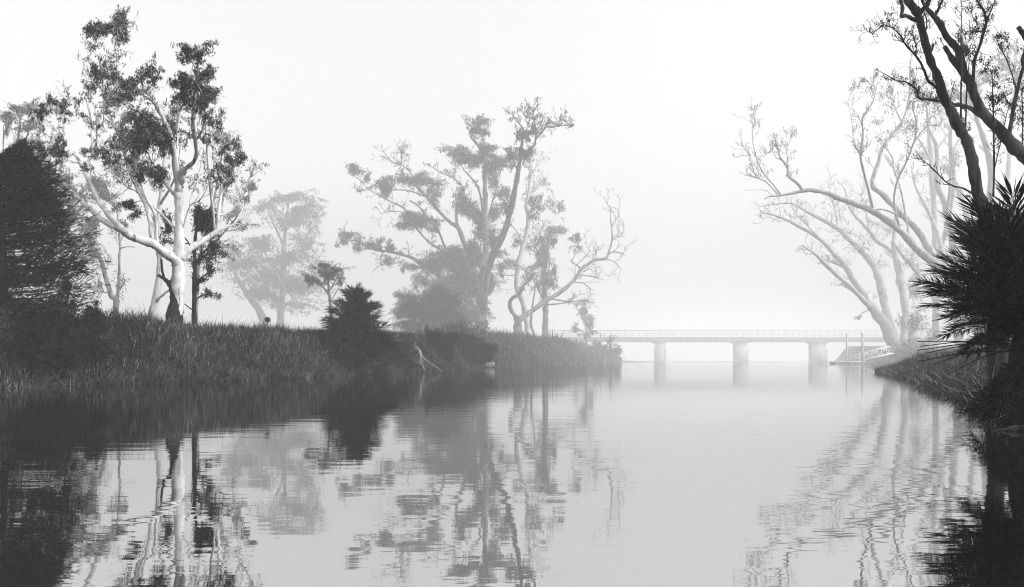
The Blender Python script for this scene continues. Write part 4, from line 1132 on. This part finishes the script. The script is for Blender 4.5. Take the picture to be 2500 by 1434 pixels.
    link('crown', make_mesh('crown', np.concatenate(V) - b, [np.concatenate(F)], False, np.concatenate(Cc)), M['needle'], root)['kind'] = 'stuff'


conifer()


# ------------------------------------------------------------------ palms
def frond_mesh(name, length, droop, nl, lw, ll, vee, twist, seed, plume=0.6):
    r = np.random.default_rng(seed)
    t = np.linspace(0, 1, 13)
    x = length * t * (1 - 0.12 * droop * t)
    z = -length * droop * 0.55 * t ** 2.2
    y = length * twist * t ** 2
    P = np.stack([x, y, z], 1)
    tb = Tubes()
    tb.add(P, np.linspace(0.016, 0.004, 13) * length / 2, 4, False)
    V = [np.concatenate(tb.v)]
    n = len(V[0])
    Q = [np.concatenate(tb.q)]
    C = [np.full(n, 0.7)]
    tt = np.linspace(0.14, 1.0, nl)
    for sgn in (-1, 1):
        base = np.stack([np.interp(tt, t, P[:, i]) for i in range(3)], 1)
        ang = np.interp(tt, [0.1, 0.5, 0.9, 1.0], [1.2, 1.0, 0.75, 0.5]) + r.normal(0, 0.10, nl)
        L = ll * np.interp(tt, [0.1, 0.35, 0.8, 1.0], [0.55, 1.0, 0.9, 0.75]) * r.uniform(0.8, 1.15, nl)
        up = vee + r.normal(0, plume, nl)
        slope = np.interp(tt, t, np.gradient(P[:, 2], P[:, 0]))
        d = np.stack([np.cos(ang), sgn * np.sin(ang) * np.cos(up), np.sin(ang) * np.sin(up) + slope * np.cos(ang)], 1)
        d /= np.linalg.norm(d, axis=1)[:, None]
        tip = base + d * L[:, None] + np.stack([0 * L, 0 * L, -0.10 * L], 1)
        mid = base + d * L[:, None] * 0.4
        s = np.cross(d, np.array([0, 0, 1.0]) + r.normal(0, 0.3, (nl, 3)))
        s /= np.linalg.norm(s, axis=1)[:, None]
        w = lw * r.uniform(0.7, 1.2, nl)[:, None]
        v = np.stack([base, mid + s * w, tip, mid - s * w], 1).reshape(-1, 3)
        V.append(v)
        Q.append(np.arange(4 * nl).reshape(-1, 4) + n)
        n += 4 * nl
        C.append(np.repeat(np.where(r.uniform(0, 1, nl) < 0.12, r.uniform(0.4, 1, nl), np.clip(r.beta(1, 5, nl), 0, 1)), 4))
    return make_mesh(name, np.concatenate(V), Q, False, np.concatenate(C))


def place_frond(me, parent, base, org, tipdir, roll, scale, mat, name='frond', label=None):
    o = link(name, me, mat, parent)
    xax = Vector(tipdir).normalized()
    up = Vector((0, 0, 1))
    yax = up.cross(xax)
    if yax.length < 1e-3:
        yax = Vector((0, 1, 0))
    yax.normalize()
    zax = xax.cross(yax)
    from mathutils import Matrix
    m = Matrix((xax, yax, zax)).transposed().to_4x4()
    m = m @ Matrix.Rotation(roll, 4, 'X')
    m.translation = Vector(np.asarray(base) - np.asarray(org))
    o.matrix_basis = m @ Matrix.Scale(scale, 4)
    if label:
        o['label'] = label
    return o


def lifted(v, dr):
    """turn a wanted base-to-tip direction into the frond's starting direction (the frond sags by dr)"""
    v = np.asarray(v, float)
    v = v / np.linalg.norm(v)
    h = math.hypot(v[0], v[1])
    el = math.atan2(v[2], h) + math.atan2(0.55 * dr, 1 - 0.12 * dr)
    el = min(el, 1.55)
    if h < 1e-4:
        return v
    return np.array([v[0] / h * math.cos(el), v[1] / h * math.cos(el), math.sin(el)])


def right_palm():
    D = 6.8
    c = W(2500, 838, D)
    org = c.copy()
    org[2] = float(ground_z(c[0], c[1])) - 0.1
    root = thing('date_palm', 'big black feathery date palm filling the right edge above the reeds', 'palm', org)
    tb = Tubes()
    zz = np.linspace(org[2] - 0.2, c[2] + 0.06, 9)
    tb.add(np.stack([np.full(9, c[0]) + 0.02 * np.sin(zz * 9), np.full(9, c[1]), zz], 1), np.linspace(0.13, 0.10, 9), 12, True, 0.12)
    link('trunk', tb.mesh('trunk', org), M['brown_bark'], root)
    DR = (0.6, 0.85, 0.45, 1.05, 0.7)
    fm = [frond_mesh('frond', 2.0, dr, 84, 0.0135, 0.46, ve, tw, 50 + i) for i, (dr, ve, tw) in enumerate(zip(DR, (0.35, 0.2, 0.45, 0.1, 0.3), (0.05, -0.08, 0.04, 0.1, -0.03)))]
    # fronds whose tips stand against the fog: (tip px, tip py, depth offset m)
    tips = [(2290, 850, -.2), (2262, 790, .1), (2256, 772, -.2), (2262, 715, .1), (2262, 672, -.1), (2275, 655, .25), (2312, 598, .1), (2330, 610, -.25), (2345, 585, .3), (2375, 560, -.1), (2398, 500, .2), (2410, 520, -.3), (2425, 470, .1), (2445, 425, -.1),
            (2468, 415, .2), (2490, 400, -.2), (2515, 395, .1), (2262, 740, .4), (2300, 640, -.5), (2285, 700, -.6), (2340, 640, -.6), (2395, 570, -.6), (2440, 500, -.5), (2290, 760, -.65), (2270, 820, -.55), (2310, 880, -.55), (2300, 850, .4), (2276, 880, .1), (2480, 450, .4), (2420, 540, .55), (2350, 660, .6), (2320, 740, .7),
            (2265, 690, -.3), (2258, 800, .2), (2290, 625, .15), (2360, 560, .1), (2388, 530, -.2), (2455, 440, .15), (2500, 420, 0), (2300, 865, -.2), (2330, 870, -.4)]
    for i, (tx, ty, dz) in enumerate(tips):
        bs = c + np.array([rng.uniform(-.06, .02), rng.uniform(-.07, .07), rng.uniform(-0.04, 0.12)])
        v = W(tx, ty, D + dz) - bs
        L = np.linalg.norm(v)
        j = i % 5
        place_frond(fm[j], root, bs, org, lifted(v, DR[j]), rng.uniform(-.35, .35), L / 2.0 * (0.86 if ty < 790 else 0.70), M['palm_leaf'])
    for i in range(60):
        az = rng.uniform(0, 2 * math.pi)
        el = rng.uniform(-0.25, 1.35)
        v = (math.cos(az) * math.cos(el), math.sin(az) * math.cos(el), math.sin(el))
        if v[0] < -0.2 and (el < 0.2 or v[1] < 0.25):
            continue
        j = int(rng.integers(0, 5))
        place_frond(fm[j], root, c + np.array([0, 0, rng.uniform(-.03, .15)]), org, lifted(v, DR[j]), rng.uniform(-.5, .5), rng.uniform(0.42, 0.60) * (1.0 + 0.25 * max(0, el - .4)), M['palm_leaf'])
    # bare leaf ribs sticking out to the left, and dead fronds hanging at the trunk
    for tx, ty, dz in ((2240, 834, -.1), (2246, 846, .1), (2240, 856, -.25), (2238, 884, -.2), (2322, 911, -.1), (2276, 890, .2), (2262, 862, .25)):
        rb = Tubes()
        tip = W(tx, ty, D + dz)
        s0 = c + np.array([-.03, 0, rng.uniform(-.1, 0)])
        m_ = (s0 + tip) / 2 + np.array([0, 0, 0.04])
        rb.add(catmull(np.array([s0, m_, tip]), 5), np.linspace(0.008, 0.0035, 11), 4)
        link('bare_rib', rb.mesh('bare_rib', org), M['brown_bark'], root)
    dead = frond_mesh('dead_frond', 1.0, 0.3, 30, 0.007, 0.22, -0.4, 0.1, 90)
    for i in range(34):
        tx, ty = rng.uniform(2385, 2540), rng.uniform(950, 1045)
        tip = W(tx, ty, D + rng.uniform(-.45, .3))
        bs = c + np.array([0, 0, rng.uniform(-0.3, -.05)])
        v = tip - bs
        place_frond(dead, root, bs, org, v, rng.uniform(-3, 3), np.linalg.norm(v), M['dead_palm'], 'dead_frond')


right_palm()


def bank_palm():
    D = 32.0
    k = D / FPX
    c = W(870, 850, D)
    org = c.copy()
    org[2] = float(ground_z(c[0], c[1])) - 0.1
    root = thing('bank_palm', 'dark cone-shaped palm with pale dead stalks at the left water edge', 'palm', org)
    tb = Tubes()
    zz = np.linspace(org[2] - 0.2, c[2] + 130 * k, 9)
    tb.add(np.stack([np.full(9, c[0]), np.full(9, c[1]), zz], 1), np.linspace(0.2, 0.06, 9), 10, True, 0.12)
    link('trunk', tb.mesh('trunk', org), M['brown_bark'], root)
    DR = (0.35, 0.55, 0.2, 0.7)
    fm = [frond_mesh('frond', 2.0, dr, 40, 0.030, 0.72, ve, tw, 150 + i) for i, (dr, ve, tw) in enumerate(zip(DR, (0.4, 0.3, 0.5, 0.2), (0.05, -0.08, 0.04, 0.1)))]
    for i in range(190):
        lev = rng.uniform(0, 1) ** 1.25
        az = rng.uniform(0, 2 * math.pi)
        el = -0.30 + 1.35 * lev + rng.normal(0, .25)
        bz = c + np.array([0, 0, (-5 + 118 * lev) * k])
        v = (math.cos(az) * math.cos(el), math.sin(az) * math.cos(el), math.sin(el))
        L = np.interp(lev, [0, 0.3, 0.6, 0.85, 1.0], [84, 88, 68, 46, 42]) * k * rng.uniform(0.75, 1.12)
        j = i % 4
        place_frond(fm[j], root, bz, org, lifted(v, DR[j] * .6), rng.uniform(-.6, .6), L / 2.0, M['dark_leaf'])
    for tx, ty in ((852, 897), (858, 896), (868, 898), (876, 899), (884, 896), (893, 897), (906, 896), (923, 890), (845, 888), (862, 900), (888, 901), (915, 893)):
        rb = Tubes()
        tip = W(tx, ty, D - rng.uniform(0.5, 0.9))
        s0 = W(870 + (tx - 870) * .15, 850, D - 0.35)
        m_ = (s0 + tip) / 2 + np.array([0, 0, 0.07])
        rb.add(catmull(np.array([s0, m_, tip]), 4), np.linspace(0.020, 0.012, 9), 5)
        link('dead_stalk', rb.mesh('dead_stalk', org), M['dead_wood'], root)
    rb = Tubes()
    rb.add(catmull(np.array([W(858, 848, D - .8), W(845, 845, D - 1.0), W(835, 852, D - 1.1), W(830, 868, D - 1.2)]), 5), np.full(16, 0.015), 5)
    link('dead_stalk', rb.mesh('dead_stalk', org), M['dead_wood'], root)


bank_palm()


# ------------------------------------------------------------------ stump, logs, marker
def stump():
    D, k = 38.4, 38.4 / FPX
    org = W(1012, 906, D)
    org[2] = -0.2
    root = thing('tree_stump', 'gnarled broken tree stump with pale splinters at the left water edge', 'stump', org)
    tb = Tubes()
    C = np.array([(1010, 914, 24), (1010, 896, 21), (1011, 880, 18), (1013, 864, 15), (1015, 850, 11), (1017, 842, 6)], float)
    C = catmull(C, 3)
    tb.add([W(c[0], c[1], D) for c in C], C[:, 2] * k, 12, True, 0.22)
    link('trunk', tb.mesh('trunk', org), M['grey_wood'], root)
    for P in ([(1014, 850, 6), (1024, 860, 6), (1026, 872, 6), (1024, 890, 5)], [(1014, 850, 1.6), (1013, 838, 1.3), (1016, 832, .8)], [(1026, 868, 3.5), (1045, 884, 3), (1074, 903, 2)], [(1030, 872, 2.2), (1052, 890, 2), (1080, 908, 1.2)],
              [(1002, 890, 4), (990, 900, 3), (980, 911, 1.8)], [(1020, 880, 4), (1030, 890, 3), (1036, 905, 2)], [(1012, 878, 3), (1022, 884, 3), (1024, 892, 2)], [(1004, 868, 3), (996, 878, 2.2), (994, 892, 1.4)], [(1018, 866, 3), (1028, 880, 2.6), (1018, 893, 2)], [(1022, 858, 2), (1016, 872, 2), (1026, 886, 1.5)]):
        C = catmull(np.array(P, float), 4)
        r = Tubes()
        off = -np.linspace(0.2, 0.4, len(C))
        r.add([W(c[0], c[1], D + o_) for c, o_ in zip(C, off)], C[:, 2] * k * 0.75, 6, True, 0.15)
        link('root', r.mesh('root', org), M['dead_wood'], root)


stump()


def log(name, label, pts, radii, mat, sides=10, stub=True):
    P = catmull(np.array(pts, float), 4)
    R = np.interp(np.linspace(0, 1, len(P)), np.linspace(0, 1, len(radii)), radii)
    o0 = P[0].copy()
    tb = Tubes()
    tb.add(P, R, sides, True, 0.10)
    root = thing(name, label, 'log', o0)
    link('log_body', tb.mesh('log_body', o0), mat, root)
    if not stub:
        return root
    st = Tubes()
    i = len(P) // 2
    st.add([P[i], P[i] + np.array([0.1, -0.05, 2.2 * R[i]]), P[i] + np.array([0.22, -.08, 3.2 * R[i]])], [R[i] * .45, R[i] * .3, R[i] * .18], 6, True, .1)
    link('branch_stub', st.mesh('branch_stub', o0), mat, root)
    return root


Dl = 66.0
log('beached_log', 'short pale log lying at the waterline before the misty reeds', [W(1168, 897, Dl), W(1180, 894, Dl - .3), W(1192, 892, Dl - .5), W(1204, 889, Dl)], [0.08, 0.16, 0.24, 0.22], M['dead_wood'])
log('driftwood_log', 'pale pointed driftwood log floating at the right edge under the palm', [W(2423, 1053, 6.35), W(2450, 1050, 6.35), W(2500, 1046, 6.3), (4.9, 6.25, 0.04)], [0.004, 0.018, 0.030, 0.045], M['grey_wood'], stub=False)
log('jutting_log', 'dark pointed log end jutting from the right point into the river', [W(2150, 909, 40.3), W(2170, 905, 40.6), W(2190, 901, 41.2), W(2215, 894, 42)], [0.02, 0.14, 0.26, 0.34], M['brown_bark'], stub=False)

mo = W(653, 796, 26.0)
mo[2] = float(ground_z(mo[0], mo[1])) - 0.1
mk = thing('marker_post', 'small round-headed black marker on the grassy left bank top', 'marker', mo)
tb = Tubes()
hd = W(653, 781, 26.0)
tb.add([mo - np.array([0, 0, .1]), hd], [0.012, 0.012], 8)
link('post', tb.mesh('post', mo), M['dark_metal'], mk)
tb = Tubes()
ring = [hd + np.array([0, y_, 0]) for y_ in (-0.033, -0.03, -0.013, 0.013, 0.03, 0.033)]
tb.add(ring, [0.066, 0.09, 0.10, 0.10, 0.09, 0.066], 20)
link('round_head', tb.mesh('round_head', mo, False), M['dark_metal'], mk)


# ------------------------------------------------------------------ bridge
def bridge():
    D = 360.0
    k = D / FPX
    def X(px): return (px - CX) * k
    def Z(py): return CAMH - (py - HY) * k
    org = np.array([X(1800), D, 0.0])
    root = thing('road_bridge', 'long flat concrete bridge with railings spanning the foggy river', 'bridge', org)
    x0, x1 = X(1330), X(2290)
    y0, y1 = D, D + 8.0
    b = Boxes(); b.box(x0, x1, y0, y1, Z(828), Z(825)); link('deck_slab', b.mesh('deck_slab', org), M['concrete'], root)
    for yy in (y0 + .35, y0 + 2.7, y0 + 5.0, y0 + 7.2):
        b = Boxes(); b.box(x0, x1, yy, yy + 0.45, Z(835), Z(828) - 0.003); link('girder', b.mesh('girder', org), M['concrete'], root)
    b = Boxes(); b.box(x0, x1, y0 - 0.05, y0 + 0.3, Z(825), Z(823)); link('kerb', b.mesh('kerb', org), M['concrete'], root)
    for cx_, w in ((1414, 20), (1612, 20), (1811, 27), (2002, 34)):
        b = Boxes()
        b.box(X(cx_ - w / 2), X(cx_ + w / 2), y0 + 0.8, y0 + 3.2, -1.5, Z(838))
        b.box(X(cx_ - w / 2 + 3), X(cx_ + w / 2 + 6), y0 + 4.8, y0 + 7.2, -1.5, Z(838))
        p = link('pier', b.mesh('pier', org), M['concrete'], root)
        b = Boxes()
        b.box(X(cx_ - w / 2 - 5), X(cx_ + w / 2 + 5), y0 + 0.4, y0 + 7.6, Z(838) + .003, Z(835) - .003)
        link('headstock', b.mesh('headstock', org), M['concrete'], p)
        b = Boxes()
        b.box(X(cx_ - w / 2 - 1), X(cx_ + w / 2 + 8), y0 + 3.2, y0 + 4.8, -1.5, Z(853))
        link('bracing_wall', b.mesh('bracing_wall', org), M['concrete'], p)
    pm = None
    for i, px in enumerate(np.arange(1340, 2290, 17.0)):
        if pm is None:
            b = Boxes(); b.box(-0.1, 0.1, -0.08, 0.08, 0, Z(806) - Z(823)); pm = b.mesh('railing_post')
        link('railing_post', pm, M['steel'], root, (X(px) - org[0], 0.12, Z(823)))
    for py, h in ((806, .24), (810, .13), (814, .13), (818, .13)):
        b = Boxes(); b.box(x0, x1, y0 - 0.02, y0 + 0.045, Z(py) - h, Z(py) - 0.002); link('rail', b.mesh('rail', org), M['steel'], root)
    for py, h in ((806, .16), (812, .09), (818, .09)):
        b = Boxes(); b.box(x0, x1, y1 - 0.2, y1 - 0.12, Z(py) - h, Z(py)); link('rail', b.mesh('rail', org), M['steel'], root)


bridge()


# ------------------------------------------------------------------ floating jetty with gangway
def jetty():
    D = 166.0
    k = D / FPX
    def X(px): return (px - CX) * k
    def Z(py): return CAMH - (py - HY) * k
    org = np.array([X(2065), D, 0.0])
    root = thing('floating_jetty', 'white floating jetty with railing moored in fog off the right bank', 'jetty', org)
    b = Boxes(); b.box(X(2018), X(2112), D, D + 2.6, Z(884.5), Z(882.3)); link('deck', b.mesh('deck', org), M['white_paint'], root)
    b = Boxes(); b.box(X(2036), X(2110), D + .25, D + 2.3, -.3, Z(884.5) - .003); link('float', b.mesh('float', org), M['concrete'], root)
    for px in (2043, 2081):
        b = Boxes(); b.box(X(px) - .09, X(px) + .09, D - .14, D - .003, 0.02, Z(883)); link('fender', b.mesh('fender', org), M['white_paint'], root)
    for px in (2074, 2079, 2090, 2100):
        b = Boxes(); b.box(X(px) - .04, X(px) + .04, D + .05, D + .13, Z(882.3), Z(866 if px > 2076 else 874)); link('railing_post', b.mesh('railing_post', org), M['white_paint'], root)
    for py in (866, 874):
        b = Boxes(); b.box(X(2079) + .04, X(2100), D + .055, D + .125, Z(py) - .05, Z(py) + .05); link('rail', b.mesh('rail', org), M['white_paint'], root)
    for px, r, lab in ((2083, 2.2, 'thinner mooring pile with white cone cap, left of the pair'), (2103, 2.7, 'thicker mooring pile with white cone cap, right of the pair')):
        yy = D + (3.2 if px == 2083 else -0.55)
        o = np.array([X(px), yy, -1.0])
        pr = thing('mooring_pile', lab, 'pile', o, 'mooring piles at the jetty')
        t = Tubes(); t.add([(X(px), yy, -1.2), (X(px), yy, 3), (X(px), yy, Z(814))], [r * k] * 3, 14); link('shaft', t.mesh('shaft', o), M['concrete'], pr)
        t = Tubes(); t.add([(X(px), yy, Z(814) + .002), (X(px), yy, Z(813)), (X(px), yy, Z(809.5))], [r * k * 1.3, r * k * 1.25, 0.02], 14); link('cone_cap', t.mesh('cone_cap', o, False), M['white_paint'], pr)
    g0 = np.array([X(2108), D + 1.0, Z(881)])
    gr = thing('gangway', 'white truss gangway sloping from the jetty up to the right bank', 'gangway', g0)
    for yy in (D + 0.4, D + 1.7):
        lo0, lo1 = np.array([X(2107), yy, Z(880.5)]), np.array([X(2184), yy, Z(862.5)])
        up0, up1 = np.array([X(2107), yy, Z(862)]), np.array([X(2177), yy, Z(845.5)])
        for nm, p, q, w in (('bottom_chord', lo0, lo1, .16), ('top_chord', up0, up1, .14)):
            b = Boxes(); b.bar(p, q, w, w); link(nm, b.mesh(nm, g0), M['white_paint'], gr)
        n = 6
        for i in range(n + 1):
            t = i / n
            p, q = lo0 + (lo1 - lo0) * t * .93, up0 + (up1 - up0) * t
            b = Boxes(); b.bar(p, q, .09, .09); link('truss_post', b.mesh('truss_post', g0), M['white_paint'], gr)
            if i < n:
                t2 = (i + 1) / n
                a_, c_ = (p, up0 + (up1 - up0) * t2) if i % 2 == 0 else (q, lo0 + (lo1 - lo0) * t2 * .93)
                b = Boxes(); b.bar(a_, c_, .08, .08); link('truss_diagonal', b.mesh('truss_diagonal', g0), M['white_paint'], gr)
    b = Boxes(); b.bar(np.array([X(2107), D + 1.05, Z(880.8)]), np.array([X(2184), D + 1.05, Z(862.8)]), 1.1, .06); link('walkway', b.mesh('walkway', g0), M['steel'], gr)


jetty()

# ------------------------------------------------------------------ fog
hz = Boxes()
hz.box(-1010, 1010, -190, 1510, -2.3, 75)
haze = link('haze', hz.mesh('haze'), None)
hm = bpy.data.materials.new('fog')
hm.use_nodes = True
hn, hl_ = hm.node_tree.nodes, hm.node_tree.links
hn.remove(hn['Principled BSDF'])
pv = hn.new('ShaderNodeVolumePrincipled')
pv.inputs['Color'].default_value = (0.86, 0.86, 0.86, 1)
pv.inputs['Density'].default_value = HAZE_DENSITY
pv.inputs['Anisotropy'].default_value = 0.0
hl_.new(pv.outputs['Volume'], hn['Material Output'].inputs['Volume'])
haze.data.materials.append(hm)
haze['kind'] = 'stuff'
haze['label'] = 'pale morning fog hanging over the whole river'
haze['category'] = 'fog'
